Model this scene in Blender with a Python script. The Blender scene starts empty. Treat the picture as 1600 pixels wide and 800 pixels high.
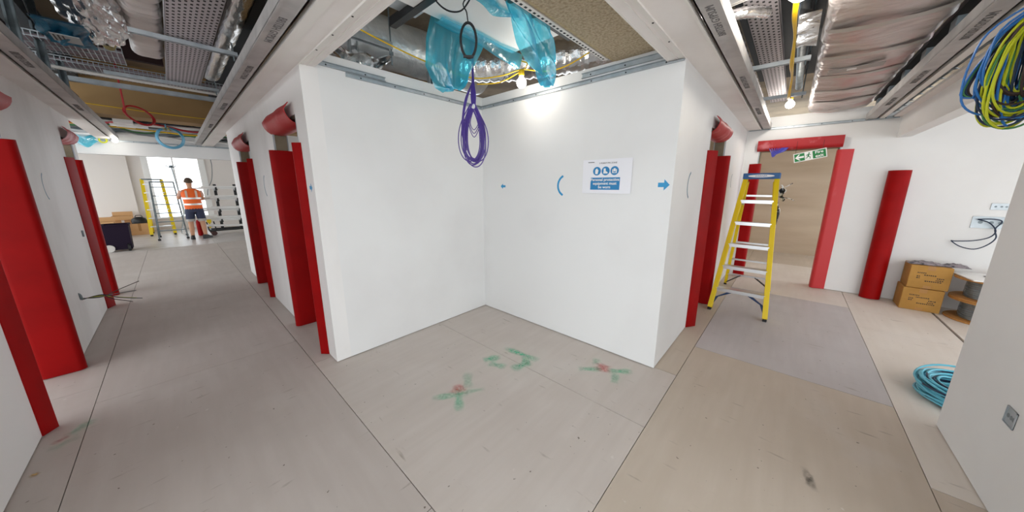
import bpy, math, random
from math import sin, cos, pi, radians as R_, sqrt
from mathutils import Vector as V, Matrix
random.seed(7)
scene = bpy.context.scene
COL = scene.collection

# ------------------------------------------------------------------ camera
cam = bpy.data.cameras.new('camera')
cam.sensor_width = 36.0
cam.lens = 474.45 / 1600 * 36.0
cam.shift_y = -(400 - 389.73) / 1600
cam.clip_start = 0.02
cam_ob = bpy.data.objects.new('camera', cam)
cam_ob.location = (0, 0, 1.55)
cam_ob.rotation_euler = (R_(90 - 11.829), 0, R_(-47.774))
COL.objects.link(cam_ob)
scene.camera = cam_ob

# ------------------------------------------------------------------ world (overcast daylight)
world = bpy.data.worlds.new('overcast_sky')
scene.world = world
world.use_nodes = True
bg = world.node_tree.nodes['Background']
bg.inputs['Color'].default_value = (0.90, 0.955, 1.0, 1)
bg.inputs['Strength'].default_value = 1.6

scene.view_settings.view_transform = 'Standard'
scene.view_settings.look = 'None'
scene.view_settings.gamma = 1.0
scene.view_settings.use_curve_mapping = False
scene.view_settings.exposure = 1.16
scene.cycles.max_bounces = 9
scene.cycles.diffuse_bounces = 7
scene.cycles.transparent_max_bounces = 10
scene.cycles.caustics_reflective = False
scene.cycles.caustics_refractive = False
scene.cycles.sample_clamp_indirect = 4.0
scene.cycles.use_denoising = True

# ------------------------------------------------------------------ helpers
def lin(h):
    h = h.lstrip('#')
    c = [int(h[i:i + 2], 16) / 255 for i in (0, 2, 4)]
    return tuple((x / 12.92 if x <= 0.04045 else ((x + 0.055) / 1.055) ** 2.4) for x in c)

MATS = {}
def M(name, col, rough=0.6, metal=0.0, col2=None, scale=3.0, stretch=(1, 1, 1), lo=0.4, hi=0.65, detail=4,
      bump=0.0, bscale=30.0, bstretch=None, alpha=1.0, emit=None, estr=0.0, spec=None, coat=0.0):
    """procedural principled material: two colours mixed by noise, plus fine bump"""
    m = bpy.data.materials.new(name); m.use_nodes = True
    nt = m.node_tree; N = nt.nodes; L = nt.links
    b = N['Principled BSDF']
    b.inputs['Roughness'].default_value = rough
    b.inputs['Metallic'].default_value = metal
    if spec is not None: b.inputs['Specular IOR Level'].default_value = spec
    if coat: b.inputs['Coat Weight'].default_value = coat
    c = lin(col) if isinstance(col, str) else col
    b.inputs['Base Color'].default_value = (*c, 1)
    tc = N.new('ShaderNodeTexCoord')
    def noise(sc, st, det):
        mp = N.new('ShaderNodeMapping'); mp.inputs['Scale'].default_value = st
        L.new(tc.outputs['Object'], mp.inputs['Vector'])
        n = N.new('ShaderNodeTexNoise'); n.inputs['Scale'].default_value = sc; n.inputs['Detail'].default_value = det
        L.new(mp.outputs[0], n.inputs['Vector']); return n
    if col2 is not None:
        c2 = lin(col2) if isinstance(col2, str) else col2
        n = noise(scale, stretch, detail)
        r = N.new('ShaderNodeMapRange'); r.inputs['From Min'].default_value = lo; r.inputs['From Max'].default_value = hi
        L.new(n.outputs['Fac'], r.inputs['Value'])
        mx = N.new('ShaderNodeMix'); mx.data_type = 'RGBA'
        mx.inputs['A'].default_value = (*c, 1); mx.inputs['B'].default_value = (*c2, 1)
        L.new(r.outputs[0], mx.inputs['Factor']); L.new(mx.outputs['Result'], b.inputs['Base Color'])
    if bump:
        n2 = noise(bscale, bstretch or (1, 1, 1), 5)
        bp = N.new('ShaderNodeBump'); bp.inputs['Strength'].default_value = bump; bp.inputs['Distance'].default_value = 0.02
        L.new(n2.outputs['Fac'], bp.inputs['Height']); L.new(bp.outputs[0], b.inputs['Normal'])
    if alpha < 1: b.inputs['Alpha'].default_value = alpha
    if emit is not None:
        e = lin(emit) if isinstance(emit, str) else emit
        b.inputs['Emission Color'].default_value = (*e, 1); b.inputs['Emission Strength'].default_value = estr
    MATS[name] = m
    return m

def film_mat(name, tint, body=0.25):
    """thin tinted polythene: mostly see-through, some diffuse body, glossy creases"""
    m = bpy.data.materials.new(name); m.use_nodes = True
    nt = m.node_tree; N = nt.nodes; L = nt.links
    N.remove(N['Principled BSDF']); out = N['Material Output']
    t = N.new('ShaderNodeBsdfTransparent'); t.inputs['Color'].default_value = (*tint, 1)
    d = N.new('ShaderNodeBsdfDiffuse'); d.inputs['Color'].default_value = (tint[0] * .7, tint[1] * .9, tint[2] * .95, 1)
    tr = N.new('ShaderNodeBsdfTranslucent'); tr.inputs['Color'].default_value = (tint[0], tint[1], tint[2], 1)
    g = N.new('ShaderNodeBsdfGlossy'); g.inputs['Roughness'].default_value = 0.12
    tc = N.new('ShaderNodeTexCoord'); n = N.new('ShaderNodeTexNoise'); n.inputs['Scale'].default_value = 9; n.inputs['Detail'].default_value = 6
    mp = N.new('ShaderNodeMapping'); mp.inputs['Scale'].default_value = (1, 1, .35)
    L.new(tc.outputs['Object'], mp.inputs['Vector']); L.new(mp.outputs[0], n.inputs['Vector'])
    bp = N.new('ShaderNodeBump'); bp.inputs['Strength'].default_value = .9; bp.inputs['Distance'].default_value = .05
    L.new(n.outputs['Fac'], bp.inputs['Height'])
    for s in (d, g, tr): L.new(bp.outputs[0], s.inputs['Normal'])
    a = N.new('ShaderNodeMixShader'); a.inputs[0].default_value = .6; L.new(d.outputs[0], a.inputs[1]); L.new(tr.outputs[0], a.inputs[2])
    x = N.new('ShaderNodeMixShader'); x.inputs[0].default_value = body; L.new(t.outputs[0], x.inputs[1]); L.new(a.outputs[0], x.inputs[2])
    y = N.new('ShaderNodeMixShader'); y.inputs[0].default_value = .13; L.new(x.outputs[0], y.inputs[1]); L.new(g.outputs[0], y.inputs[2])
    L.new(y.outputs[0], out.inputs['Surface'])
    return m

WORLDPARENT = set()
def thing(name, label, cat, loc=(0, 0, 0), rz=0.0, group=None, world=False):
    o = bpy.data.objects.new(name, None); o.empty_display_size = .1
    COL.objects.link(o); o.location = loc; o.rotation_euler = (0, 0, rz)
    if world: WORLDPARENT.add(o)
    return tag(o, label, cat, group)
def tag(o, label, cat, group=None):
    o['label'] = label; o['category'] = cat
    if group: o['group'] = group
    return o
def struct(o):
    o['kind'] = 'structure'; return o
def parent_to(o, p):
    o.parent = p
    if p in WORLDPARENT: o.matrix_parent_inverse = Matrix.Translation(-V(p.location))

class MB:
    def __init__(s): s.v = []; s.f = []; s.fm = []
    def add(s, vs, fs, T=None, mi=0):
        o = len(s.v)
        s.v += [tuple(T @ V(p)) if T is not None else tuple(p) for p in vs]
        s.f += [tuple(i + o for i in f) for f in fs]; s.fm += [mi] * len(fs); return s
    def box(s, x0, x1, y0, y1, z0, z1, T=None, b=0.0, mi=0):
        if x1 < x0: x0, x1 = x1, x0
        if y1 < y0: y0, y1 = y1, y0
        if z1 < z0: z0, z1 = z1, z0
        if b <= 0:
            v = [(x, y, z) for z in (z0, z1) for y in (y0, y1) for x in (x0, x1)]
            f = [(0, 2, 3, 1), (4, 5, 7, 6), (0, 1, 5, 4), (2, 6, 7, 3), (0, 4, 6, 2), (1, 3, 7, 5)]
            return s.add(v, f, T, mi)
        b = min(b, (x1 - x0) / 2.01, (y1 - y0) / 2.01, (z1 - z0) / 2.01)
        # chamfered box: 24 verts
        v = []; idx = {}
        for i, x in enumerate((x0, x1)):
            for j, y in enumerate((y0, y1)):
                for k, z in enumerate((z0, z1)):
                    sx, sy, sz = (b if i == 0 else -b), (b if j == 0 else -b), (b if k == 0 else -b)
                    idx[i, j, k, 'x'] = len(v); v.append((x, y + sy, z + sz))
                    idx[i, j, k, 'y'] = len(v); v.append((x + sx, y, z + sz))
                    idx[i, j, k, 'z'] = len(v); v.append((x + sx, y + sy, z))
        g = lambda *a: idx[a]
        f = []
        for i in (0, 1):
            q = [g(i, 0, 0, 'x'), g(i, 1, 0, 'x'), g(i, 1, 1, 'x'), g(i, 0, 1, 'x')]; f.append(tuple(q if i else q[::-1]))
            q = [g(0, i, 0, 'y'), g(0, i, 1, 'y'), g(1, i, 1, 'y'), g(1, i, 0, 'y')]; f.append(tuple(q if i else q[::-1]))
            q = [g(0, 0, i, 'z'), g(1, 0, i, 'z'), g(1, 1, i, 'z'), g(0, 1, i, 'z')]; f.append(tuple(q if i else q[::-1]))
        for i in (0, 1):
            for j in (0, 1):
                q = [g(i, j, 0, 'x'), g(i, j, 0, 'y'), g(i, j, 1, 'y'), g(i, j, 1, 'x')]; f.append(tuple(q if (i + j) % 2 else q[::-1]))
                q = [g(i, 0, j, 'x'), g(i, 0, j, 'z'), g(i, 1, j, 'z'), g(i, 1, j, 'x')]; f.append(tuple(q[::-1] if (i + j) % 2 else q))
                q = [g(0, i, j, 'y'), g(0, i, j, 'z'), g(1, i, j, 'z'), g(1, i, j, 'y')]; f.append(tuple(q if (i + j) % 2 else q[::-1]))
                for k in (0, 1):
                    q = [g(i, j, k, 'x'), g(i, j, k, 'y'), g(i, j, k, 'z')]; f.append(tuple(q if (i + j + k) % 2 else q[::-1]))
        return s.add(v, f, T, mi)
    def bar(s, a, b, w, h=None, up=(0, 0, 1), bev=0.0, mi=0):
        """rectangular bar from a to b, w wide, h high"""
        h = h or w; a = V(a); b = V(b); d = (b - a); l = d.length; d.normalize()
        u = V(up)
        if abs(d.dot(u)) > .98: u = V((0, 1, 0)) if abs(d.y) < .9 else V((1, 0, 0))
        x = d.cross(u).normalized(); z = x.cross(d).normalized()
        T = Matrix(((x.x, d.x, z.x, a.x), (x.y, d.y, z.y, a.y), (x.z, d.z, z.z, a.z), (0, 0, 0, 1)))
        return s.box(-w / 2, w / 2, 0, l, -h / 2, h / 2, T, bev, mi)
    def tube(s, pts, r, n=8, closed=False, smooth=0, cap=True, mi=0):
        p = [V(q) for q in pts]
        if smooth: p = spline(p, smooth, closed)
        m = len(p); rr = r if hasattr(r, '__len__') else [r] * m
        if len(rr) != m: rr = [rr[min(len(rr) - 1, int(i * len(rr) / m))] for i in range(m)]
        T = []
        for i in range(m):
            a = p[(i - 1) % m] if (closed or i > 0) else p[i]; b = p[(i + 1) % m] if (closed or i < m - 1) else p[i]
            d = (b - a); T.append(d.normalized() if d.length > 1e-9 else V((0, 0, 1)))
        u = T[0].orthogonal().normalized(); vs = []
        for i in range(m):
            u = (u - T[i] * u.dot(T[i]));
            u = u.normalized() if u.length > 1e-6 else T[i].orthogonal().normalized()
            w = T[i].cross(u)
            for k in range(n):
                a = 2 * pi * k / n; vs.append(p[i] + (u * cos(a) + w * sin(a)) * rr[i])
        fs = []
        for i in range(m if closed else m - 1):
            j = (i + 1) % m
            for k in range(n):
                k2 = (k + 1) % n; fs.append((i * n + k, i * n + k2, j * n + k2, j * n + k))
        if cap and not closed:
            fs.append(tuple(range(n))[::-1]); fs.append(tuple((m - 1) * n + k for k in range(n)))
        return s.add(vs, fs, None, mi)
    def lathe(s, prof, n=20, T=None, mi=0):
        """profile [(r,z)] about local z"""
        vs = []; fs = []
        for (r, z) in prof:
            for k in range(n): vs.append((r * cos(2 * pi * k / n), r * sin(2 * pi * k / n), z))
        for i in range(len(prof) - 1):
            for k in range(n):
                k2 = (k + 1) % n; fs.append((i * n + k, i * n + k2, (i + 1) * n + k2, (i + 1) * n + k))
        if prof[0][0] > 1e-6: fs.append(tuple(range(n))[::-1])
        if prof[-1][0] > 1e-6: fs.append(tuple((len(prof) - 1) * n + k for k in range(n)))
        return s.add(vs, fs, T, mi)
    def prism(s, poly, h, T=None, mi=0):
        """polygon in local xy extruded 0..h in z"""
        n = len(poly); vs = [(x, y, 0) for x, y in poly] + [(x, y, h) for x, y in poly]
        fs = [tuple(range(n))[::-1], tuple(range(n, 2 * n))] + [(i, (i + 1) % n, n + (i + 1) % n, n + i) for i in range(n)]
        return s.add(vs, fs, T, mi)
    def strip(s, line, w, h, T=None, mi=0):
        """thin ribbon following a 2d polyline in local xy, w wide, h thick"""
        P = [V((a, b, 0)) for a, b in line]; n = len(P); Lf = []; Rt = []
        for i in range(n):
            d = (P[min(i + 1, n - 1)] - P[max(i - 1, 0)]).normalized(); q = V((-d.y, d.x, 0)) * w / 2
            Lf.append(P[i] + q); Rt.append(P[i] - q)
        return s.prism([(p.x, p.y) for p in Rt + Lf[::-1]], h, T, mi) if n == 2 else s._strip(Lf, Rt, h, T, mi)
    def _strip(s, Lf, Rt, h, T, mi):
        n = len(Lf); up = V((0, 0, h)); vs = Lf + Rt + [p + up for p in Lf] + [p + up for p in Rt]; fs = []
        for i in range(n - 1):
            fs += [(i, i + 1, n + i + 1, n + i), (2 * n + i, 3 * n + i, 3 * n + i + 1, 2 * n + i + 1),
                   (i, 2 * n + i, 2 * n + i + 1, i + 1), (n + i, n + i + 1, 3 * n + i + 1, 3 * n + i)]
        fs += [(0, n, 3 * n, 2 * n), (n - 1, 3 * n - 1, 4 * n - 1, 2 * n - 1)]
        return s.add(vs, fs, T, mi)
    def sheet(s, fn, nu, nv, t=0.0, mi=0):
        """surface fn(u,v)->(x,y,z), u,v in 0..1; given thickness t along local normal"""
        P = [[V(fn(i / nu, j / nv)) for j in range(nv + 1)] for i in range(nu + 1)]
        vs = [P[i][j] for i in range(nu + 1) for j in range(nv + 1)]; w = nv + 1
        fs = [(i * w + j, (i + 1) * w + j, (i + 1) * w + j + 1, i * w + j + 1) for i in range(nu) for j in range(nv)]
        if t:
            o = len(vs); back = []
            for i in range(nu + 1):
                for j in range(nv + 1):
                    a = P[min(i + 1, nu)][j] - P[max(i - 1, 0)][j]; b = P[i][min(j + 1, nv)] - P[i][max(j - 1, 0)]
                    nn = a.cross(b); nn = nn.normalized() if nn.length > 1e-9 else V((0, 0, 1))
                    back.append(P[i][j] - nn * t)
            vs = vs + back
            fs += [tuple(q + o for q in f[::-1]) for f in list(fs)]
            for i in range(nu):
                fs.append((i * w, o + i * w, o + (i + 1) * w, (i + 1) * w)); e = nv
                fs.append((i * w + e, (i + 1) * w + e, o + (i + 1) * w + e, o + i * w + e))
            for j in range(nv):
                fs.append((j, j + 1, o + j + 1, o + j)); e = nu * w
                fs.append((e + j, o + e + j, o + e + j + 1, e + j + 1))
        return s.add(vs, fs, None, mi)
    def loft(s, rings, n=14, mi=0, cap=True):
        """rings: (cx,cy,cz,rx,ry[,rz]) horizontal ellipses joined"""
        vs = []; fs = []
        for rg in rings:
            cx, cy, cz, rx, ry = rg[:5]; a0 = rg[5] if len(rg) > 5 else 0
            for k in range(n):
                a = 2 * pi * k / n; x = rx * cos(a); y = ry * sin(a)
                vs.append((cx + x * cos(a0) - y * sin(a0), cy + x * sin(a0) + y * cos(a0), cz))
        for i in range(len(rings) - 1):
            for k in range(n):
                k2 = (k + 1) % n; fs.append((i * n + k, i * n + k2, (i + 1) * n + k2, (i + 1) * n + k))
        if cap: fs.append(tuple(range(n))[::-1]); fs.append(tuple((len(rings) - 1) * n + k for k in range(n)))
        return s.add(vs, fs, None, mi)
    def mesh(s, name, mats, smooth=False):
        me = bpy.data.meshes.new(name); me.from_pydata([tuple(p) for p in s.v], [], s.f); me.update()
        for m in (mats if isinstance(mats, (list, tuple)) else [mats]): me.materials.append(m)
        if any(s.fm): me.polygons.foreach_set('material_index', s.fm)
        if smooth:
            me.polygons.foreach_set('use_smooth', [True] * len(me.polygons))
            try: me.set_sharp_from_angle(angle=R_(45))
            except Exception: pass
        return me
    def build(s, name, mats, parent=None, smooth=False, recentre=None):
        me = s.mesh(name, mats, smooth)
        o = bpy.data.objects.new(name, me); COL.objects.link(o)
        if parent is not None: parent_to(o, parent)
        elif recentre is not False and s.v:
            xs = [p[0] for p in s.v]; ys = [p[1] for p in s.v]; zs = [p[2] for p in s.v]
            c = V(((min(xs) + max(xs)) / 2, (min(ys) + max(ys)) / 2, min(zs)))
            me.transform(Matrix.Translation(-c)); o.location = c
        return o

def spline(p, k, closed=False):
    """Catmull-Rom through the points, k steps a span"""
    n = len(p); out = []
    for i in range(n if closed else n - 1):
        g = lambda j: p[j % n] if closed else p[max(0, min(n - 1, j))]
        a, b, c, d = g(i - 1), g(i), g(i + 1), g(i + 2)
        for t in range(k):
            t = t / k
            out.append(.5 * ((2 * b) + (c - a) * t + (2 * a - 5 * b + 4 * c - d) * t * t + (3 * b - a - 3 * c + d) * t ** 3))
    if not closed: out.append(p[-1])
    return out
def copy_tree(o, parent=None):
    c = o.copy(); COL.objects.link(c); c.parent = parent
    for ch in list(o.children): copy_tree(ch, c)
    return c
def shared(me, name, parent):
    o = bpy.data.objects.new(name, me); COL.objects.link(o); parent_to(o, parent); return o
def frame(o, x, y):
    """matrix with local x,y along the given world directions (unit), z = x cross y"""
    x = V(x).normalized(); y = V(y).normalized(); z = x.cross(y)
    return Matrix(((x.x, y.x, z.x, o[0]), (x.y, y.y, z.y, o[1]), (x.z, y.z, z.z, o[2]), (0, 0, 0, 1)))
def text(s, size, T, name, mat, parent, align='CENTER', ext=0.0006, bold=0.0):
    cu = bpy.data.curves.new(name, 'FONT'); cu.body = s; cu.size = size; cu.align_x = align; cu.align_y = 'CENTER'
    cu.extrude = ext; cu.offset = bold; cu.resolution_u = 2; cu.space_line = .95
    ob = bpy.data.objects.new(name, cu)
    me = bpy.data.meshes.new_from_object(ob); me.name = name
    bpy.data.objects.remove(ob); bpy.data.curves.remove(cu)
    me.transform(T); me.materials.clear(); me.materials.append(mat)
    o = bpy.data.objects.new(name, me); COL.objects.link(o)
    if parent is not None: parent_to(o, parent)
    return o

# ------------------------------------------------------------------ materials
plaster = M('white_plasterboard', '#e2e2e1', .55, col2='#dad9d8', scale=1.1, lo=.45, hi=.75)
plaster_used = M('scuffed_plasterboard', '#e6e4e2', .6, col2='#d3d0cd', scale=1.6, stretch=(1, 1, .45), lo=.5, hi=.8, detail=6)
ceil_white = M('ceiling_board', '#e8e4e1', .7, col2='#dfdad6', scale=2.0)
white_trim = M('white_bead', '#e2dfda', .45)
ply = M('plywood_sheet', '#cdbda8', .65, col2='#b5a28b', scale=1.6, stretch=(1, .3, 1.6), lo=.35, hi=.7, detail=8)
red = M('red_plastic', '#95090a', .5, col2='#860708', scale=4, lo=.4, hi=.7, bump=.05, bscale=8, spec=.1)
red_dusty = M('dusty_red_plastic', '#a4151a', .5, col2='#bd656b', scale=7, stretch=(1, 1, 1), lo=.55, hi=.72, detail=8, bump=.1, bscale=10)
red_old = M('faded_red_plastic', '#c02a2e', .5, col2='#d0686a', scale=5, stretch=(1, 1, .3), lo=.6, hi=.8, detail=8)
steel = M('galvanised_steel', '#bcc3c7', .42, .55, col2='#a3abb0', scale=9, lo=.35, hi=.7)
steel_dk = M('dull_galvanised_steel', '#7d878b', .5, .6, col2='#5f696e', scale=8)
channel = M('channel_steel', '#bcbab8', .5, .35, col2='#a9a7a6', scale=6)
black_gap = M('hole_and_shade_black', '#1d1e20', .7)  # flat black for holes, and for parts that stand in for shade
foil = M('aluminium_foil', '#dde1e3', .34, .6, col2='#c8cdd0', scale=6, bump=.6, bscale=14, bstretch=(1, 1, 1))
foil_wrap = M('crumpled_foil', '#e2e2e2', .2, .95, bump=.55, bscale=24, bstretch=(1, .35, 1))
foil_duct = M('foil_faced_insulation', '#cfc6c2', .36, .55, col2='#d09a98', scale=1.6, stretch=(.8, 2.2, 1), lo=.52, hi=.72, detail=6, bump=.7, bscale=10, bstretch=(2.5, .7, 1))
foil_pale = M('pale_foil_insulation', '#dfd8d4', .36, .45, bump=1.0, bscale=7, bstretch=(.6, 4, 1))
concrete = M('concrete_soffit', '#8c7d66', .9, col2='#6d5f4c', scale=2.2, detail=8, bump=.15, bscale=30)
tan_board = M('tan_fire_board', '#9a7c52', .85, col2='#836641', scale=1.4, lo=.35, hi=.75)
fibre = M('sprayed_fibre_board', '#c0b196', .95, col2='#a08f74', scale=60, detail=8, lo=.4, hi=.65, bump=1.0, bscale=60)
jamb_olive = M('olive_fibre_jamb', '#7d7460', .8, col2='#6c644f', scale=6)
alu = M('aluminium', '#d4d6d8', .3, .9)
yellow = M('yellow_fibreglass', '#e6c70c', .42)
navy = M('navy_plastic', '#123663', .45)
blue_cap = M('blue_ladder_top', '#1d5a92', .45)
black = M('black_plastic', '#17181a', .5)
white_pl = M('white_plastic', '#e9e9e7', .4)
paper = M('white_paper', '#e9e9ee', .6)
sign_blue = M('mandatory_blue', '#1f7db4', .5)
tape_blue = M('blue_tape', '#2590c4', .45)
tape_dark = M('dark_teal_tape', '#3b6f86', .45)
sign_green = M('exit_green', '#11783c', .5)
card = M('brown_cardboard', '#b0833f', .8, col2='#a37735', scale=5)
card_side = M('cardboard_shade', '#a8672f', .8)
card_pale = M('pale_cardboard', '#c69a6a', .8)
ink = M('black_ink', '#2a2422', .7)
grey_ink = M('grey_ink', '#6c6a6a', .7)
timber = M('reel_chipboard', '#bb8646', .7, col2='#a8733a', scale=20)
grey_cable = M('grey_cable', '#6d7478', .45)
film_blue = film_mat('blue_polythene', (.16, .74, .92), .42)
film_dark = film_mat('dark_blue_polythene', (.05, .33, .5), .5)
film_clear = film_mat('clear_polythene', (.85, .86, .88), .25)
purple = M('purple_cable', '#4a3288', .4)
red_cable = M('red_cable', '#b0141d', .4)
blue_cable = M('blue_cable', '#5fa6c6', .4)
aqua = M('aqua_cable', '#5eb2c6', .4)
dark_cable = M('dark_blue_cable', '#0f2540', .5)
c_blue = M('blue_core', '#2a6cb0', .4)
c_yg = M('yellow_green_core', '#b9bf22', .4)
c_brown = M('brown_core', '#33231f', .45)
c_green = M('green_core', '#3f7a46', .45)
c_yellow = M('yellow_cable', '#e0b714', .4)
bulb_m = M('glowing_bulb', '#ffffff', .3, emit=(1.0, .95, .85), estr=14.0)

def floor_mat(name, c1, c2, grain, dust='#cdc6c0', damt=(.55, .8)):
    m = bpy.data.materials.new(name); m.use_nodes = True
    nt = m.node_tree; N = nt.nodes; L = nt.links; b = N['Principled BSDF']
    tc = N.new('ShaderNodeTexCoord')
    def nz(sc, st, det, lo, hi):
        mp = N.new('ShaderNodeMapping'); mp.inputs['Scale'].default_value = st; L.new(tc.outputs['Object'], mp.inputs['Vector'])
        n = N.new('ShaderNodeTexNoise'); n.inputs['Scale'].default_value = sc; n.inputs['Detail'].default_value = det
        L.new(mp.outputs[0], n.inputs['Vector'])
        r = N.new('ShaderNodeMapRange'); r.inputs['From Min'].default_value = lo; r.inputs['From Max'].default_value = hi
        L.new(n.outputs['Fac'], r.inputs['Value']); return r.outputs[0]
    st = (9, 1, 1) if grain == 'y' else (1, 9, 1)
    def mix(fac, a, bcol):
        mx = N.new('ShaderNodeMix'); mx.data_type = 'RGBA'
        L.new(fac, mx.inputs['Factor'])
        for k, q in (('A', a), ('B', bcol)):
            if isinstance(q, tuple): mx.inputs[k].default_value = (*q, 1)
            else: L.new(q, mx.inputs[k])
        return mx.outputs['Result']
    g = mix(nz(1.7, st, 8, .2, .85), lin(c1), lin(c2))
    g = mix(nz(2.6, (1, 1, 1), 9, .42, .85), g, lin(c2))
    g = mix(nz(1.1, (1, 1, 1), 6, damt[0], damt[1]), g, lin(dust))
    # scuffs, small knocks and screw heads
    g = mix(nz(34, (1, 1, 1), 2, .735, .76), g, lin('#6f655b'))
    g = mix(nz(11, (1, 1, 1), 3, .73, .8), g, lin('#d6cfc8'))
    g = mix(nz(7, (3.5, .6, 1) if grain == 'x' else (.6, 3.5, 1), 8, .66, .8), g, lin('#8f8478'))
    L.new(g, b.inputs['Base Color']); b.inputs['Roughness'].default_value = .55
    n = N.new('ShaderNodeTexNoise'); n.inputs['Scale'].default_value = 60; L.new(tc.outputs['Object'], n.inputs['Vector'])
    bp = N.new('ShaderNodeBump'); bp.inputs['Strength'].default_value = .08; L.new(n.outputs['Fac'], bp.inputs['Height']); L.new(bp.outputs[0], b.inputs['Normal'])
    return m
fl_y = floor_mat('floor_ply_along_left_corridor', '#c4bbb5', '#b8aea7', 'y')
fl_x = floor_mat('floor_ply_along_right_corridor', '#c8bbad', '#bbad9d', 'x', damt=(.62, .9))
fl_alc = floor_mat('floor_ply_alcove', '#cdc4bd', '#c1b7af', 'x')
fl_grey = floor_mat('dusty_grey_floor_ply', '#c4bfbf', '#b8b2b2', 'x', '#cac6c6')
fl_pale = floor_mat('pale_floor_ply', '#dfd7ce', '#d4cac0', 'x', '#e0dad4')

# ------------------------------------------------------------------ structure: floor
ZC = 2.43
mb = MB().box(-6, 11, -6, 18, -.16, -.02)
floor = struct(mb.build('floor', M('dark_subfloor', '#3c352f', .9), recentre=False))
gap = .0022
def board(x0, x1, y0, y1, mat):
    o = MB().box(x0 + gap, x1 - gap, y0 + gap, y1 - gap, -.02, 0.0).build('floor_board', mat, floor); return o
for y0, y1 in ((-5.9, -2.34), (-2.34, 1.1), (1.1, 3.54), (3.54, 5.98), (5.98, 8.42), (8.42, 11.6)):
    board(-.607, .625, y0, y1, fl_y)
    board(-1.84, -.607, y0 + .3 * (y0 > -5), y1 + .3 * (y1 < 11), fl_y)
    board(-5.9, -1.84, y0, y1, fl_y)
board(.625, 1.85, .505, 2.95, fl_alc); board(1.85, 2.6, .505, 2.95, fl_alc)
for y0, y1 in ((2.95, 5.4), (5.4, 7.84), (7.84, 11.6)): board(.625, 1.85, y0, y1, fl_y); board(1.85, 10.9, y0, y1, fl_y)
for x0, x1, m in ((.625, 3.235, fl_x), (3.235, 5.68, fl_grey), (5.68, 8.1, fl_pale), (8.1, 10.9, fl_x)): board(x0, x1, -.75, .505, m)
for x0, x1 in ((2.6, 5.04), (5.04, 7.48), (7.48, 10.9)): board(x0, x1, .505, 2.95, fl_x)
for x0, x1, m in ((.625, 2.44, fl_x), (2.44, 4.97, fl_pale), (4.97, 7.4, fl_pale), (7.4, 10.9, fl_pale)): board(x0, x1, -1.49, -.75, m)
for x0, x1 in ((.625, 3.6), (3.6, 6.0), (6.0, 10.9)): board(x0, x1, -5.9, -1.51, fl_pale)
for x0, x1 in ((-5.9, -1.84), (-1.84, .6), (.6, 3.04), (3.04, 10.9)):
    board(x0, x1, 11.61, 14.05, M('far_floor_sheet', '#c9c4c1', .35, col2='#bdb7b3', scale=3) if 'far_floor_sheet' not in MATS else MATS['far_floor_sheet'])
    board(x0, x1, 14.05, 17.9, MATS['far_floor_sheet'])

# ------------------------------------------------------------------ structure: walls
def wall(name, boxes, mat=plaster):
    m = MB()
    for b in boxes: m.box(*b)
    return struct(m.build(name, mat, recentre=False))
def wall_y(name, x0, x1, ya, yb, z1, holes, mat=plaster, zh=2.12):
    """wall running along Y with door holes [(y0,y1)]"""
    bs = []; y = ya
    for h0, h1 in holes:
        bs.append((x0, x1, y, h0, .007, z1)); bs.append((x0, x1, h0, h1, zh, z1)); y = h1
    bs.append((x0, x1, y, yb, .007, z1)); return wall(name, bs, mat)
def wall_x(name, y0, y1, xa, xb, z1, holes, mat=plaster, zh=2.12):
    bs = []; x = xa
    for h0, h1 in holes:
        bs.append((x, h0, y0, y1, .007, z1)); bs.append((h0, h1, y0, y1, zh, z1)); x = h1
    bs.append((x, xb, y0, y1, .007, z1)); return wall(name, bs, mat)
XE = 6.5
wall_y('wall_left', -.902, -.782, 1.9, 7.3, ZC + .1, [(3.36, 4.36), (6.45, 7.09)], plaster_used)
wall_y('wall_corridor_right', .768, .888, 2.81, 7.2, 2.545, [(3.07, 3.95), (5.28, 6.22)], plaster_used)
wall_x('wall_alcove_left', 2.81, 2.93, .888, 2.69, 2.545, [])
wall_y('wall_alcove_right', 2.57, 2.69, .80, 2.81, 2.535, [])
wall_x('wall_right_corridor_left', .68, .80, 2.57, XE, 2.535, [(3.70, 4.62)])
wall_y('wall_end_right', XE, XE + .12, -4.6, .80, 2.6, [(-.43, .49)], zh=2.11)
wall('wall_right', [(1.7, 3.15, -1.035, -.915, .006, ZC + .02), (3.15, XE, -1.035, -.915, 2.17, ZC + .02), (3.15, 3.16, -1.035, -.915, .006, 2.17)])
wall('wall_room_right_mask', [(2.0, XE, -4.7, -4.6, 0, .5), (2.0, XE, -4.7, -4.6, 2.3, 3.3), (2.0, 2.5, -4.7, -4.6, .5, 2.3), (4.6, 4.9, -4.7, -4.6, .5, 2.3)])  # unseen wall added to cut the daylight entering the right room
wall('wall_passage_end', [(9.5, 9.6, -3.2, 2.4, 0, 2.75)], ply)
wall('wall_passage_left', [(XE + .12, 9.5, .86, .96, 0, 2.75)], ply)
wall('wall_header_far', [(-5, 5, 10.0, 10.2, 2.15, 3.3)])
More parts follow.
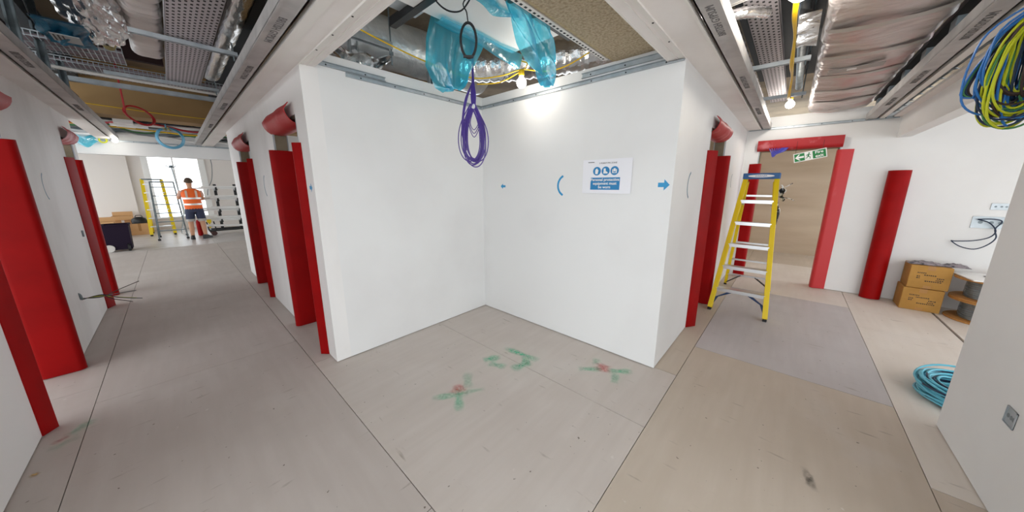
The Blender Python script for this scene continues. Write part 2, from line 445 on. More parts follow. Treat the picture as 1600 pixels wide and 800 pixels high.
# far window wall
YF = 16.6
fw = wall('wall_far', [(-5, -.55, YF, YF + .25, 0, 3.3), (.99, 5, YF, YF + .25, 0, 3.3), (-.55, .99, YF, YF + .25, 0, .42), (-1.9, -.86, YF - .12, YF, 0, 3.3)], M('cream_wall', '#ded8d3', .7))
wf = MB()
for x0, x1 in ((-.55, -.40), (.82, .99)): wf.box(x0, x1, YF - .05, YF + .3, .42, 3.3)
wf.box(-.62, 1.06, YF - .1, YF + .25, .40, .45)
win = struct(wf.build('window_1', white_pl, recentre=False))
MB().box(.16, .20, YF + .1, YF + .16, .45, 3.3).build('mullion', white_pl, win)
glass = bpy.data.materials.new('window_glass'); glass.use_nodes = True
gt = glass.node_tree; gt.nodes.remove(gt.nodes['Principled BSDF'])
g1 = gt.nodes.new('ShaderNodeBsdfTransparent'); g2 = gt.nodes.new('ShaderNodeBsdfGlossy'); g2.inputs['Roughness'].default_value = .02
gm = gt.nodes.new('ShaderNodeMixShader'); gm.inputs[0].default_value = .06
gt.links.new(g1.outputs[0], gm.inputs[1]); gt.links.new(g2.outputs[0], gm.inputs[2]); gt.links.new(gm.outputs[0], gt.nodes['Material Output'].inputs['Surface'])
MB().box(-.40, .16, YF + .12, YF + .13, .45, 3.3).build('pane', glass, win)
MB().box(.20, .82, YF + .12, YF + .13, .45, 3.3).build('pane', glass, win)

# ------------------------------------------------------------------ structure: ceiling
struct(MB().box(-4, 11, -2.6, 18, 3.3, 3.5).build('ceiling', concrete, recentre=False))
def strip(name, x0, x1, y0, y1, z0=ZC, z1=ZC + .025, mat=ceil_white):
    return struct(MB().box(x0, x1, y0, y1, z0, z1).build(name, mat, recentre=False))
strip('ceiling_margin_alcove_left', .665, .855, .79, 2.81)
strip('ceiling_margin_corridor_right', .665, .80, 2.81, 10.0)
strip('ceiling_margin_left', -.80, -.66, -2.0, 10.0)
strip('ceiling_margin_alcove_right', .665, 2.57, .515, .79)
strip('ceiling_margin_right_corridor_left', 2.57, XE, .515, .69)
strip('ceiling_room_right', 2.0, XE, -4.6, -1.04)
strip('ceiling_margin_right', .0, XE, -.93, -.845)

ntrim = [0]
def trim(m, mat, smooth=False):
    ntrim[0] += 1
    return struct(m.build('trim_%d' % ntrim[0], mat, recentre=False))
def ceiling_channel(axis, inner, outer, a, b, words):
    """galvanised C channel framing a corridor slot; flat face down, upstands both sides"""
    lo, hi = min(inner, outer), max(inner, outer); m = MB()
    def bx(p0, p1, q0, q1, z0, z1):
        (m.box(p0, p1, q0, q1, z0, z1) if axis == 'y' else m.box(q0, q1, p0, p1, z0, z1))
    bx(lo, hi, a, b, ZC, ZC + .004)
    s = 1 if outer > inner else -1
    bx(inner, inner + s * .012, a, b, ZC - .006, ZC + .075)
    bx(outer - s * .006, outer, a, b, ZC, ZC + .075)
    bx(lo + .01, hi - .01, a, b, ZC + .0755, ZC + .08)
    t = trim(m, channel)
    mid = (lo + hi) / 2
    for c, w in words:
        if axis == 'y': T = frame((mid, c, ZC - .0012), (0, 1, 0), (1, 0, 0))
        else: T = frame((c, mid, ZC - .0012), (-1, 0, 0), (0, 1, 0))
        # face pointing down: x cross y = -z
        text(w, .055, T, 'printed_text', grey_ink, t)
    return t
BG = 'BRITISH GYPSUM'
ceiling_channel('y', -.525, -.62, -2, 9.75, [(4.2, BG), (6.2, BG)])
ceiling_channel('y', .493, .59, -2, 9.7, [(2.35, BG), (3.35, BG), (4.9, BG), (6.6, BG)])
ceiling_channel('x', .385, .485, -2, XE, [(2.15, BG), (3.5, BG), (4.9, BG)])
ceiling_channel('x', -.60, -.70, -2, XE, [(3.2, BG), (4.3, BG), (5.3, BG)])
# white beads beside the channels
trim(MB().box(.612, .668, -2, 10.0, ZC - .004, ZC + .026), white_trim)
trim(MB().box(-.662, -.636, -2, 10.0, ZC - .004, ZC + .026), white_trim)
trim(MB().box(-2, XE, .503, .518, ZC - .004, ZC + .026), white_trim)
trim(MB().box(-2, XE, -.768, -.722, ZC - .004, ZC + .026), white_trim)
# black strips added over the open gaps, standing in for their shade
trim(MB().box(.592, .612, -2, 10, ZC + .03, ZC + .035), black_gap)
trim(MB().box(-.636, -.62, -2, 10, ZC + .03, ZC + .035), black_gap)
trim(MB().box(-2, XE, .487, .503, ZC + .03, ZC + .035), black_gap)
trim(MB().box(-2, XE, -.722, -.70, ZC + .03, ZC + .035), black_gap)
g = MB().box(-2, XE, -.845, -.768, ZC + .06, ZC + .064)
for k in range(16): g.bar((1.6 + k * .31, -.845, ZC + .045), (1.6 + k * .31 + .05, -.768, ZC + .045), .05, .004)
trim(g, steel_dk)
# edge angle round the alcove opening, with screw holes
def edge_angle(axis, p, a, b, s):
    m = MB()
    def bx(p0, p1, q0, q1, z0, z1): (m.box(p0, p1, q0, q1, z0, z1) if axis == 'y' else m.box(q0, q1, p0, p1, z0, z1))
    bx(p, p + s * .032, a, b, ZC - .003, ZC); bx(p - s * .003, p, a, b, ZC - .012, ZC)
    bx(p + s * .05, p + s * .055, a, b, ZC - .004, ZC)
    t = trim(m, white_trim); n = int((b - a) / .3)
    d = MB()
    for k in range(n):
        q = a + .15 + k * .3; d.lathe([(.006, 0), (.006, .002)], 8, Matrix.Translation((p + s * .016, q, ZC - .0052) if axis == 'y' else (q, p + s * .016, ZC - .0052)))
    d.build('screw_holes', black_gap, t)
edge_angle('y', .768, .8, 2.81, 1); edge_angle('x', .68, .87, 2.57, 1)
trim(MB().box(.855, .87, .79, 2.8, ZC - .002, ZC + .03), ceil_white)
trim(MB().box(.87, 2.56, .79, .80, ZC - .002, ZC + .05), white_trim)
# steel wall angles under the alcove ceiling
def wall_angle(x0, y0, x1, y1, z, nrm, h=.032, mat=steel):
    """thin steel channel fixed flat to a wall between two points"""
    a = V((x0, y0, z)); b = V((x1, y1, z)); d = (b - a); L_ = d.length; d.normalize(); n = V(nrm); m = MB()
    T = Matrix(((d.x, n.x, 0, a.x), (d.y, n.y, 0, a.y), (0, 0, 1, z), (0, 0, 0, 1)))
    m.box(0, L_, 0, .0025, 0, h, T); m.box(0, L_, 0, .022, h - .003, h, T); m.box(0, L_, 0, .022, 0, .003, T)
    t = trim(m, mat); s = MB(); k = .12
    while k < L_ - .05:
        c = a + d * k + n * .0035 + V((0, 0, h / 2)); s.lathe([(.006, -.001), (.006, .001)], 8, Matrix.Translation(c) @ n.to_track_quat('Z', 'Y').to_matrix().to_4x4()); k += .3
    s.build('fixing_screws', black_gap, t)
wall_angle(.83, 2.81, 1.42, 2.81, 2.452, (0, -1, 0)); wall_angle(1.09, 2.81, 2.57, 2.81, 2.415, (0, -1, 0))
wall_angle(2.57, .69, 2.57, 2.79, 2.415, (-1, 0, 0)); wall_angle(2.57, .7, 2.57, 1.5, 2.465, (-1, 0, 0), .04)
wall_angle(XE, -.90, XE, .66, 2.415, (-1, 0, 0)); wall_angle(-.78, 10.0, 1.1, 10.0, 2.40, (0, -1, 0))

# ------------------------------------------------------------------ door linings (bare jambs above the protectors)
ndoor = [0]
def door_lining(axis, w0, w1, h0, h1, zh, mat=jamb_olive, t=.028):
    """three lining boards in an opening h0..h1 of a wall spanning w0..w1"""
    ndoor[0] += 1
    e = bpy.data.objects.new('door_%d' % ndoor[0], None); COL.objects.link(e); struct(e)
    def bx(p0, p1, q0, q1, z0, z1, n, m_):
        (MB().box(p0, p1, q0, q1, z0, z1) if axis == 'y' else MB().box(q0, q1, p0, p1, z0, z1)).build(n, m_, e)
    bx(w0 + .012, w1 - .012, h0, h0 + t, 0, zh, 'jamb', mat); bx(w0 + .012, w1 - .012, h1 - t, h1, 0, zh, 'jamb', mat)
    bx(w0 + .012, w1 - .012, h0 + t, h1 - t, zh - t, zh, 'head', mat)
    # steel stud edges either side of the board
    for q in (h0, h1 - .012):
        bx(w0 - .002, w0 + .012, q, q + .012, 0, zh, 'stud_edge', steel); bx(w1 - .012, w1 + .002, q, q + .012, 0, zh, 'stud_edge', steel)
    return e
door_lining('y', -.902, -.782, 3.36, 4.36, 2.12)
door_lining('y', -.902, -.782, 6.45, 7.09, 2.12)
door_lining('y', .768, .888, 3.07, 3.95, 2.12)
door_lining('y', .768, .888, 5.28, 6.22, 2.12)
door_lining('x', .68, .80, 3.70, 4.62, 2.12)
door_lining('y', XE, XE + .12, -.43, .49, 2.11)

# ------------------------------------------------------------------ red edge protectors
def u_profile(half, depth, r=.05, t=.006, n=6, flare=0.0):
    """U section: opening towards -y, nose towards +y; returns outer+inner outline"""
    def outline(hf, dp, rr):
        p = [(-hf - flare, -depth * .0)]
        for k in range(n + 1):
            a = pi - k / n * pi / 2; p.append((-hf + rr + rr * cos(a), dp - rr + rr * sin(a)))
        for k in range(n + 1):
            a = pi / 2 - k / n * pi / 2; p.append((hf - rr + rr * cos(a), dp - rr + rr * sin(a)))
        p.append((hf + flare, 0)); return p
    return outline(half, depth, r), outline(half - t, depth - t, max(r - t, .004))
def protector(name, label, cat, group, T, half, depth, length, mat, r=.05, flare=0.0, wob=0.0):
    """U-shaped plastic edge guard extruded along local z"""
    o, i = u_profile(half, depth, r, .007, 6, flare); n = len(o); m = MB(); K = 10; vs = []; fs = []
    for k in range(K + 1):
        z = length * k / K; w = wob * sin(k * 1.3)
        vs += [(x + w, y, z) for x, y in o] + [(x + w, y, z) for x, y in i]
    for k in range(K):
        a = k * 2 * n; b = a + 2 * n
        for j in range(n - 1):
            fs.append((a + j, b + j, b + j + 1, a + j + 1)); fs.append((a + n + j, a + n + j + 1, b + n + j + 1, b + n + j))
        fs.append((a, a + n, b + n, b)); fs.append((a + n - 1, b + n - 1, b + 2 * n - 1, a + 2 * n - 1))
    for j in range(n - 1):
        fs.append((j, j + 1, n + j + 1, n + j)); a = K * 2 * n; fs.append((a + j, a + n + j, a + n + j + 1, a + j + 1))
    m.add(vs, fs, T)
    return tag(m.build(name, mat, smooth=True), label, cat, group)
G1 = 'red door jamb protectors'
def jamb(label, axis, wmid, pos, sgn, top, half=.118, depth=.15, mat=red, z0=.004):
    """axis: wall direction; guard straddles the wall end at pos, nose pointing sgn along the wall"""
    if axis == 'y': T = frame((wmid, pos - sgn * depth, z0), (sgn, 0, 0), (0, sgn, 0))
    else: T = frame((pos - sgn * depth, wmid, z0), (0, -sgn, 0), (sgn, 0, 0))
    return protector('jamb_protector', label, 'edge protector', G1, T, half, depth, top - z0, mat, r=.045, flare=-(half - .066))
jamb('red plastic jamb guard nearest the camera on the left wall, cut off by the frame', 'y', -.842, 3.40, 1, 1.88, half=.112, depth=.11)
jamb('widest red jamb guard, at the left edge, face-on beside a bare grey wall', 'y', -.842, 4.30, -1, 1.885, half=.12)
jamb('left of two dark red guards on the far left wall behind the trailing cables', 'y', -.842, 6.475, 1, 1.88, half=.12)
jamb('right of two dark red guards on the far left wall, by the bright wall end', 'y', -.842, 7.02, -1, 1.885, half=.11)
jamb('narrow red jamb guard closest to the left alcove corner', 'y', .828, 3.115, 1, 1.895, half=.113, depth=.10)
jamb('broad red jamb guard facing the camera, on the doorway nearest the alcove', 'y', .828, 3.895, -1, 1.90, half=.113)
jamb('thin red guard at the near side of the farther right doorway in left corridor', 'y', .828, 5.33, 1, 1.895, half=.113, depth=.10)
jamb('red guard facing the camera on the farther right doorway, before the trolley', 'y', .828, 6.165, -1, 1.90, half=.113)
jamb('long red guard on the near jamb right of the blue wall arrow', 'x', .74, 3.78, 1, 1.895, half=.135)
jamb('red guard in shade behind the near one, left of the yellow stepladder', 'x', .74, 4.56, -1, 1.905, half=.13)
jamb('red guard standing behind the stepladder at the exit opening', 'y', XE + .06, .44, -1, 1.90, half=.11, depth=.15)
jamb('faded red guard with white scuffs on the right of the exit opening', 'y', XE + .06, -.395, 1, 2.055, half=.11, depth=.165, mat=red_old)
# loose guard leaning on the right-hand end wall
T = Matrix.Translation((XE - .07, -1.005, .006)) @ Matrix.Rotation(R_(1.2), 4, 'Y') @ frame((0, 0, 0), (0, 1, 0), (-1, 0, 0))
protector('loose_protector', 'bright red guard leaning on the wall beside the cardboard boxes', 'edge protector', G1, T, .10, .12, 1.74, red, r=.095, flare=-.01)

G2 = 'red lintel protectors'
def lintel(label, axis, wmid, a, b, z, half=.11, depth=.14, mat=red_dusty, flare=-.035, r=.115, sag=.0):
    """guard hung under a door head: nose down; runs from a to b along the wall"""
    if axis == 'y': T = frame((wmid, b, z + depth), (-1, 0, 0), (0, 0, -1))
    else: T = frame((b, wmid, z + depth), (0, 1, 0), (0, 0, -1))
    return protector('lintel_protector', label, 'edge protector', G2, T, half, depth, b - a, mat, r=r, flare=flare, wob=.004)
lintel('dusty red guard curled over the head of the doorway nearest the alcove', 'y', .828, 3.12, 3.98, 2.045, half=.125, depth=.17)
lintel('small red guard over the farther right doorway in the left corridor', 'y', .828, 5.36, 6.25, 2.05, half=.125, depth=.18)
lintel('pinkish scuffed guard over the far left doorway near the blue film', 'y', -.842, 6.50, 7.12, 2.07, half=.125, depth=.17, mat=M('pink_scuffed_plastic', '#b8404a', .5, col2='#d69aa0', scale=9, lo=.42, hi=.62, detail=8))
lintel('tip of a red guard over the nearest left doorway at the frame edge', 'y', -.842, 3.40, 4.55, 2.1, half=.125, depth=.13)
lintel('red curled guard above the doorway left of the yellow stepladder', 'x', .74, 3.74, 4.58, 2.065, half=.125, depth=.165)
lintel('long straight red guard across the top of the exit opening', 'y', XE + .06, -.44, .515, 2.09, half=.12, depth=.16, flare=.0, r=.06)

# ------------------------------------------------------------------ wall marks, sign, sockets
def arrow_poly(L_, h): return [(-L_ / 2, -h * .2), (L_ * .02, -h * .2), (L_ * .02, -h / 2), (L_ / 2, 0), (L_ * .02, h / 2), (L_ * .02, h * .2), (-L_ / 2, h * .2)]
def arc_line(r, a0, a1, n=16, sx=1.0): return [(sx * r * cos(a0 + (a1 - a0) * k / n), r * sin(a0 + (a1 - a0) * k / n)) for k in range(n + 1)]
# local frames on walls: x right as seen from the room, y up, z out of the wall
def wf_alc_r(y, z): return frame((2.5698, y, z), (0, -1, 0), (0, 0, 1))
def wf_corr_r(y, z): return frame((.7678, y, z), (0, -1, 0), (0, 0, 1))
def wf_left(y, z): return frame((-.7818, y, z), (0, 1, 0), (0, 0, 1))
def wf_rl(x, z): return frame((x, .6798, z), (1, 0, 0), (0, 0, 1))
def wf_end(y, z): return frame((XE - .0002, y, z), (0, -1, 0), (0, 0, 1))
def wf_right(x, z): return frame((x, -.9148, z), (-1, 0, 0), (0, 0, 1))
GM = 'blue direction marks on the walls'
def arrow_mark(label, T, L_=.085, h=.07, flip=False):
    p = arrow_poly(L_, h)
    if flip: p = [(-x, y) for x, y in p][::-1]
    tag(MB().prism(p, .001, T).build('arrow_sticker', tape_blue), label, 'arrow sticker', GM)
arrow_mark('small blue arrow pointing left beside the inner alcove corner', wf_alc_r(2.47, 1.545), .075, .06, True)
arrow_mark('blue arrow pointing right, right of the protective equipment notice', wf_alc_r(.745, 1.557), .085, .085)
arrow_mark('tiny blue arrow on the wall edge left of the alcove', wf_corr_r(2.905, 1.535), .07, .07)
def arc_mark(label, T, r, w, mat, flip=False):
    l = arc_line(r, R_(115), R_(245)) if not flip else arc_line(r, R_(65), R_(-65))
    tag(MB().strip(l, w, .001, T).build('arc_mark', mat), label, 'arc mark', GM)
arc_mark('bright blue curved mark left of the protective equipment notice', wf_alc_r(1.62, 1.552), .10, .02, tape_blue)
arc_mark('thin blue curved mark on the far left wall above the trailing cables', wf_left(5.22, 1.545), .13, .014, tape_dark)
arc_mark('thin blue curved mark between the two right doorways of the left corridor', wf_corr_r(4.62, 1.55), .13, .016, tape_dark)
arc_mark('thin blue curved mark on the wall just right of the outer alcove corner', wf_rl(3.13, 1.555), .12, .016, tape_dark)
arc_mark('faint dark curved mark beside the stepladder top', wf_rl(5.55, 1.62), .1, .012, tape_dark)

# notice
nt_ = thing('safety_notice', 'white paper notice asking for personal protective equipment on the alcove wall', 'notice', (2.569, 1.222, 1.482), world=True)
def notice_pt(u, v):
    y = 1.448 - u * .452; z = 1.484 + v * .292
    curl = .012 * (1 - v) ** 2 * sin(pi * min(1, u * 1.0)) + .004 + .008 * max(0, u - .75) * 2
    return (2.5685 - curl, y, z)
MB().sheet(notice_pt, 16, 10, .0008).build('paper', paper, nt_, smooth=True)
def nT(u, v, off=.0016):
    x, y, z = notice_pt(u, v); return frame((x - off, y, z), (0, -1, 0), (0, 0, 1))
pan = MB()
def panel(u, v): 
    x, y, z = notice_pt(.185 + u * .60, .11 + v * .36); return (x - .0012, y, z)
pb = MB().sheet(panel, 10, 4, .0005).build('blue_panel', sign_blue, nt_)
text('Personal protective\nequipment must\nbe worn', .0335, nT(.485, .295, .0035), 'white_lettering', white_pl, nt_, ext=.0008, bold=.0006)
text('3 POINT PPE ZONE', .019, nT(.53, .885, .003), 'grey_lettering', grey_ink, nt_, ext=.0004)
MB().box(-.03, .03, -.003, .003, 0, .0008, nT(.18, .925, .002)).build('small_logo_line', grey_ink, nt_)
for k, u in enumerate((.31, .49, .67)):
    d = MB().lathe([(.037, 0), (.037, .0008)], 28, nT(u, .66, .002)).build('pictogram_disc', sign_blue, nt_)
    T = nT(u, .66, .0034)
    g = MB()
    if k == 0: g.prism([(-.014, -.024), (.008, -.026), (.012, -.004), (.016, .008), (.008, .01), (.004, .022), (-.004, .022), (-.012, .014), (-.016, .004)], .0008, T)
    if k == 1: g.prism([(-.018, .02), (0, .022), (.002, 0), (.02, -.012), (.02, -.022), (-.02, -.022), (-.018, -.004)], .0008, T)
    if k == 2:
        for a0, a1 in ((-.02, -.012), (-.009, .009), (.012, .02)): g.box(a0, a1, -.016 if a0 != -.009 else -.006, .012 if a0 != -.009 else .02, 0, .0008, T)
        g.box(-.02, .02, -.02, -.014, 0, .0008, T)
    g.build('pictogram', white_pl, d)

def back_box(label, T, w, h, blank=False):
    e = thing('socket_box', label, 'socket box', T.translation, world=True)
    m = MB(); t = .004
    m.box(-w / 2, w / 2, -h / 2, h / 2, 0, .0015, T)
    for a in ((-w / 2, -w / 2 + t, -h / 2, h / 2), (w / 2 - t, w / 2, -h / 2, h / 2), (-w / 2, w / 2, -h / 2, -h / 2 + t), (-w / 2, w / 2, h / 2 - t, h / 2)): m.box(*a, 0, .006, T)
    m.build('box', steel, e)
    k = MB()
    for sx in (-.25, .05, .3):
        k.lathe([(h * .13, .0016), (h * .13, .0022)], 14, T @ Matrix.Translation((sx * w, 0, 0)))
    k.build('knockouts', steel_dk, e)['kind'] = 'stuff'
    return e
back_box('recessed metal socket box low on the plain wall at the right edge', wf_right(2.51, .475), .085, .085)
wb = back_box('large metal back box with loose blue cables above the cable reels', wf_end(-1.79, 1.12), .25, .14)
back_box('smaller metal box just above the one with loose blue cables', wf_end(-1.83, 1.31), .13, .075)
e = MB()
cx = XE - .02
e.tube([(cx, -1.70, 1.155), (cx - .02, -1.78, 1.12), (cx - .05, -1.83, 1.03), (cx - .05, -1.80, .95), (cx - .05, -1.70, .90), (cx - .04, -1.58, .88), (cx - .04, -1.55, .88), (cx - .05, -1.62, .82), (cx - .06, -1.72, .80), (cx - .06, -1.80, .86), (cx - .05, -1.845, .95), (cx - .02, -1.83, 1.05), (cx - .02, -1.86, 1.14), (cx - .02, -1.80, 1.165), (cx, -1.70, 1.155)], .006, 7, smooth=6)
tag(e.build('loose_cable', dark_cable, smooth=True), 'dark blue cable loop hanging from the metal back box on the right', 'cable')
tag(MB().box(-.02, .02, -.035, .035, 0, .012, wf_left(6.12, 1.0)).build('wall_plug', steel_dk), 'small grey fitting on the far left wall beside the dark red guards', 'wall fitting')
# trailing cable ends out of the left wall
ce = thing('cable_ends', 'bunch of bare cable ends sticking out of the left corridor wall', 'cables', (-.782, 5.15, .42), world=True)
MB().tube([(-.80, 5.15, .50), (-.778, 5.15, .48), (-.775, 5.16, .43)], .012, 8, smooth=4).build('conduit_end', steel_dk, ce, smooth=True)
for k, (dx, dy, dz, m_) in enumerate(((.36, .36, .02, c_brown), (.33, .26, -.06, steel_dk), (.33, .16, -.12, c_yg), (.30, .12, -.14, c_brown), (.37, .13, -.12, dark_cable))):
    a = V((-.775, 5.16, .44 - k * .004))
    MB().tube([a, a + V((.12, .05, -.03 + .01 * k)), a + V((dx * .6, dy * .6, -.02 + dz * .3)), a + V((dx, dy, dz))], .004, 6, smooth=6).build('cable_tail', m_, ce, smooth=True)

# ------------------------------------------------------------------ survey paint on the floor
def spray_mat(name, col):
    m = bpy.data.materials.new(name); m.use_nodes = True; nt = m.node_tree; N = nt.nodes; L = nt.links; b = N['Principled BSDF']
    b.inputs['Base Color'].default_value = (*lin(col), 1); b.inputs['Roughness'].default_value = .7
    at = N.new('ShaderNodeAttribute'); at.attribute_name = 'paint_amount'
    tc = N.new('ShaderNodeTexCoord'); n = N.new('ShaderNodeTexNoise'); n.inputs['Scale'].default_value = 45; n.inputs['Detail'].default_value = 8
    L.new(tc.outputs['Object'], n.inputs['Vector'])
    mu = N.new('ShaderNodeMath'); mu.operation = 'MULTIPLY'; L.new(at.outputs['Fac'], mu.inputs[0])  # patchy cover
    mr = N.new('ShaderNodeMapRange'); mr.inputs['From Min'].default_value = .2; mr.inputs['From Max'].default_value = .6
    L.new(n.outputs['Fac'], mr.inputs['Value']); L.new(mr.outputs[0], mu.inputs[1]); L.new(mu.outputs[0], b.inputs['Alpha'])
    return m
sp_green = spray_mat('green_survey_paint', '#4fd0a2'); sp_red = spray_mat('red_survey_paint', '#d8363c')
sp_grey = spray_mat('black_scuff', '#3a3632'); sp_yel = spray_mat('yellow_paint', '#c79a3a')
def dab(m, x, y, a, L_, w, peak=.8):
    """soft-edged paint stroke, density falls off to its rim (stored per vertex)"""
    nu, nv = 14, 6; P = []; D = []
    for i in range(nu + 1):
        for j in range(nv + 1):
            u = i / nu * 2 - 1; v = j / nv * 2 - 1
            px = u * L_ / 2 * 1.1; py = v * w * .75 * (1 + .2 * sin(5 * u + x * 40))
            P.append((x + px * cos(a) - py * sin(a), y + px * sin(a) + py * cos(a), .0012)); D.append(.8 * peak * max(0, 1 - abs(u) ** 3) * max(0, 1 - v * v))
    fs = [(i * (nv + 1) + j, (i + 1) * (nv + 1) + j, (i + 1) * (nv + 1) + j + 1, i * (nv + 1) + j + 1) for i in range(nu) for j in range(nv)]
    m.add(P, fs); m.dens = getattr(m, 'dens', []) + D
def paint(m, name, mat, parent):
    o = m.build(name, mat, parent); at = o.data.attributes.new('paint_amount', 'FLOAT', 'POINT'); at.data.foreach_set('value', m.dens); return o
def mark(label, x, y, strokes, mats, cat='paint mark'):
    e = thing('paint_mark', label, cat, (x, y, 0), world=True, group='spray paint on the floor')
    for (nm, mat, ds) in strokes:
        m = MB()
        for d in ds: dab(m, *d)
        paint(m, nm, mat, e)
mark('green cross with red centre sprayed on the floor left of the alcove middle', 1.26, 1.68,
     [('green_stroke', sp_green, [(1.18, 1.70, -.62, .26, .05, .55), (1.32, 1.62, -.55, .2, .035, .4), (1.20, 1.62, .9, .24, .05, .6), (1.39, 1.75, .9, .2, .06, .35)]),
      ('red_spot', sp_red, [(1.265, 1.71, .3, .12, .08, .75)])], None)
mark('green cross with red centre sprayed on the floor below the notice wall', 2.28, 1.0,
     [('green_stroke', sp_green, [(2.2, 1.08, -.9, .2, .05, .6), (2.34, .88, -.9, .2, .055, .65), (2.34, 1.10, .3, .1, .05, .4), (2.22, .87, .3, .14, .05, .5)]),
      ('red_spot', sp_red, [(2.285, 1.01, .3, .12, .09, .75)])], None)
mark('curved green spray strokes on the floor between the two red-centred crosses', 1.87, 1.7,
     [('green_stroke', sp_green, [(1.98, 1.68, -1.45, .36, .055, .75), (1.74, 1.83, -.5, .16, .07, .7), (1.70, 1.72, -1.2, .16, .06, .55), (1.84, 1.56, -.2, .2, .07, .65), (1.92, 1.57, 1.0, .16, .05, .6)])], None)
mark('faint green and red spray dabs on the floor at the nearest left guard', -.65, 3.2,
     [('green_stroke', sp_green, [(-.63, 3.24, .9, .14, .05, .4), (-.68, 3.1, .5, .12, .05, .25)]), ('red_spot', sp_red, [(-.70, 3.16, .6, .07, .03, .5)])], None)
mark('small ochre paint spot on the floor at the lower left', -.74, 2.86, [('spot', sp_yel, [(-.74, 2.86, .5, .035, .03, .9)])], None)
mark('black scuff on the floorboard at the lower right', 2.07, -.28, [('scuff', sp_grey, [(2.08, -.28, .25, .15, .03, .5), (2.07, -.28, -.2, .1, .02, .55)])], None, 'scuff mark')

# ------------------------------------------------------------------ yellow stepladder
def stepladder(label):
    e = thing('stepladder', label, 'ladder', (5.0, .31, 0), world=True)
    H_ = 1.70; fl, fr = V((4.44, .585, 0)), V((4.44, .035, 0)); tl, tr = V((5.10, .475, H_ - .06)), V((5.10, .165, H_ - .06))
    bl, br = V((5.78, .60, 0)), V((5.78, .06, 0)); ul, ur = V((5.16, .46, H_ - .10)), V((5.16, .18, H_ - .10))
    for a, b in ((fl, tl), (fr, tr)): 
        r = MB().bar(a + V((0, 0, .02)), b, .05, .075, (-1, 0, .3), .003).build('front_rail', yellow, e)
    for a, b in ((bl, ul), (br, ur)): MB().bar(a + V((0, 0, .02)), b, .038, .045, (1, 0, .3), .003).build('rear_rail', yellow, e)
    for k in range(1, 6):
        t = (k * .283) / H_ + .0; a = fl.lerp(tl, t); b = fr.lerp(tr, t)
        m = MB(); m.box(a.x - .045, a.x + .055, b.y + .012, a.y - .012, a.z - .006, a.z + .006, b=.002)
        m.box(a.x - .047, a.x - .041, b.y + .012, a.y - .012, a.z - .034, a.z + .006)
        m.box(a.x + .05, a.x + .056, b.y + .012, a.y - .012, a.z - .026, a.z + .006)
        m.build('step', alu, e)
    for z in (.20, .46, .74, 1.02, 1.42):
        t = z / (H_ - .1); a = bl.lerp(ul, t); b = br.lerp(ur, t); MB().bar(a, b, .022, .03, (1, 0, 0)).build('rear_brace', alu, e)
    # top cap
    m = MB().box(5.04, 5.22, .135, .505, H_ - .065, H_ + .008, b=.006); cap = m.build('top_cap', blue_cap, e)
    l = [(.13 * cos(2 * pi * k / 28), .018 * sin(2 * pi * k / 28)) for k in range(28)]
    Tn = frame((5.0385, .32, H_ - .028), (0, -1, 0), (0, 0, 1))
    bd = MB().prism(l, .001, Tn).build('oval_badge', white_pl, cap)
    text('WERNER', .03, frame((5.0375, .32, H_ - .029), (0, -1, 0), (0, 0, 1)), 'lettering', blue_cap, e, ext=.0006)
    # folding spreaders
    for y in (.465, .175): 
        MB().bar((4.99, y, 1.36), (5.12, y - .0, 1.30), .02, .005).bar((5.12, y, 1.30), (5.22, y, 1.37), .02, .005).build('spreader', alu, e)
    # navy foot gussets and rubber feet
    for a, b, s in ((fl, tl, -1), (fr, tr, 1)):
        t = .283 / H_; q = a.lerp(b, t); m = MB()
        p = [a.lerp(b, .03) + V((.0, s * .012, 0)), a.lerp(b, .09) + V((0, s * .012, 0)), q + V((0, s * .15, -.03)), q + V((0, s * .20, -.03)), a.lerp(b, .1) + V((0, s * .055, 0))]
        vs = [x + V((-.012, 0, 0)) for x in p] + [x + V((.012, 0, 0)) for x in p]; n = 5
        m.add(vs, [tuple(range(n)), tuple(range(n, 2 * n))[::-1]] + [(i, n + i, n + (i + 1) % n, (i + 1) % n) for i in range(n)]); m.build('foot_gusset', navy, e)
        MB().box(a.x - .045, a.x + .04, a.y - .02, a.y + .02, .001, .03, b=.004).build('rubber_foot', black, e)
    for a, b, s in ((bl, ul, -1), (br, ur, 1)):
        q = a.lerp(b, .2 / 1.6)
        MB().bar(a.lerp(b, .03) + V((0, s * .01, 0)), q + V((0, s * .17, 0)), .012, .045, (1, 0, 0)).build('foot_gusset', black, e)
        MB().box(a.x - .03, a.x + .03, a.y - .018, a.y + .018, .001, .028, b=.004).build('rubber_foot', black, e)
    return e
stepladder('yellow fibreglass stepladder with aluminium treads and blue top in the right corridor')
# rag and tie hanging on the ladder
rg = MB()
rg.sheet(lambda u, v: (5.02 + .03 * sin(4 * u), .118 - .05 * u - .015 * sin(v * 9), 1.56 - .15 * v - .05 * u + .01 * sin(7 * u)), 6, 8, .006)
rg.tube([(5.0, .125, 1.36), (4.99, .10, 1.24), (5.0, .115, 1.06), (5.0, .10, .98)], [.008, .02, .02, .004], 7, smooth=6)
rg.tube([(5.02, .12, 1.42), (5.0, .02, 1.40), (5.0, -.03, 1.375)], .004, 5, smooth=4); rg.tube([(5.02, .09, 1.52), (5.0, .01, 1.58)], .005, 5)
tag(rg.build('rag', M('black_white_rag', '#d8d8d6', .8, col2='#222427', scale=18, lo=.46, hi=.5), smooth=True), 'black and white rag tied to the stepladder\'s right rail', 'rag')

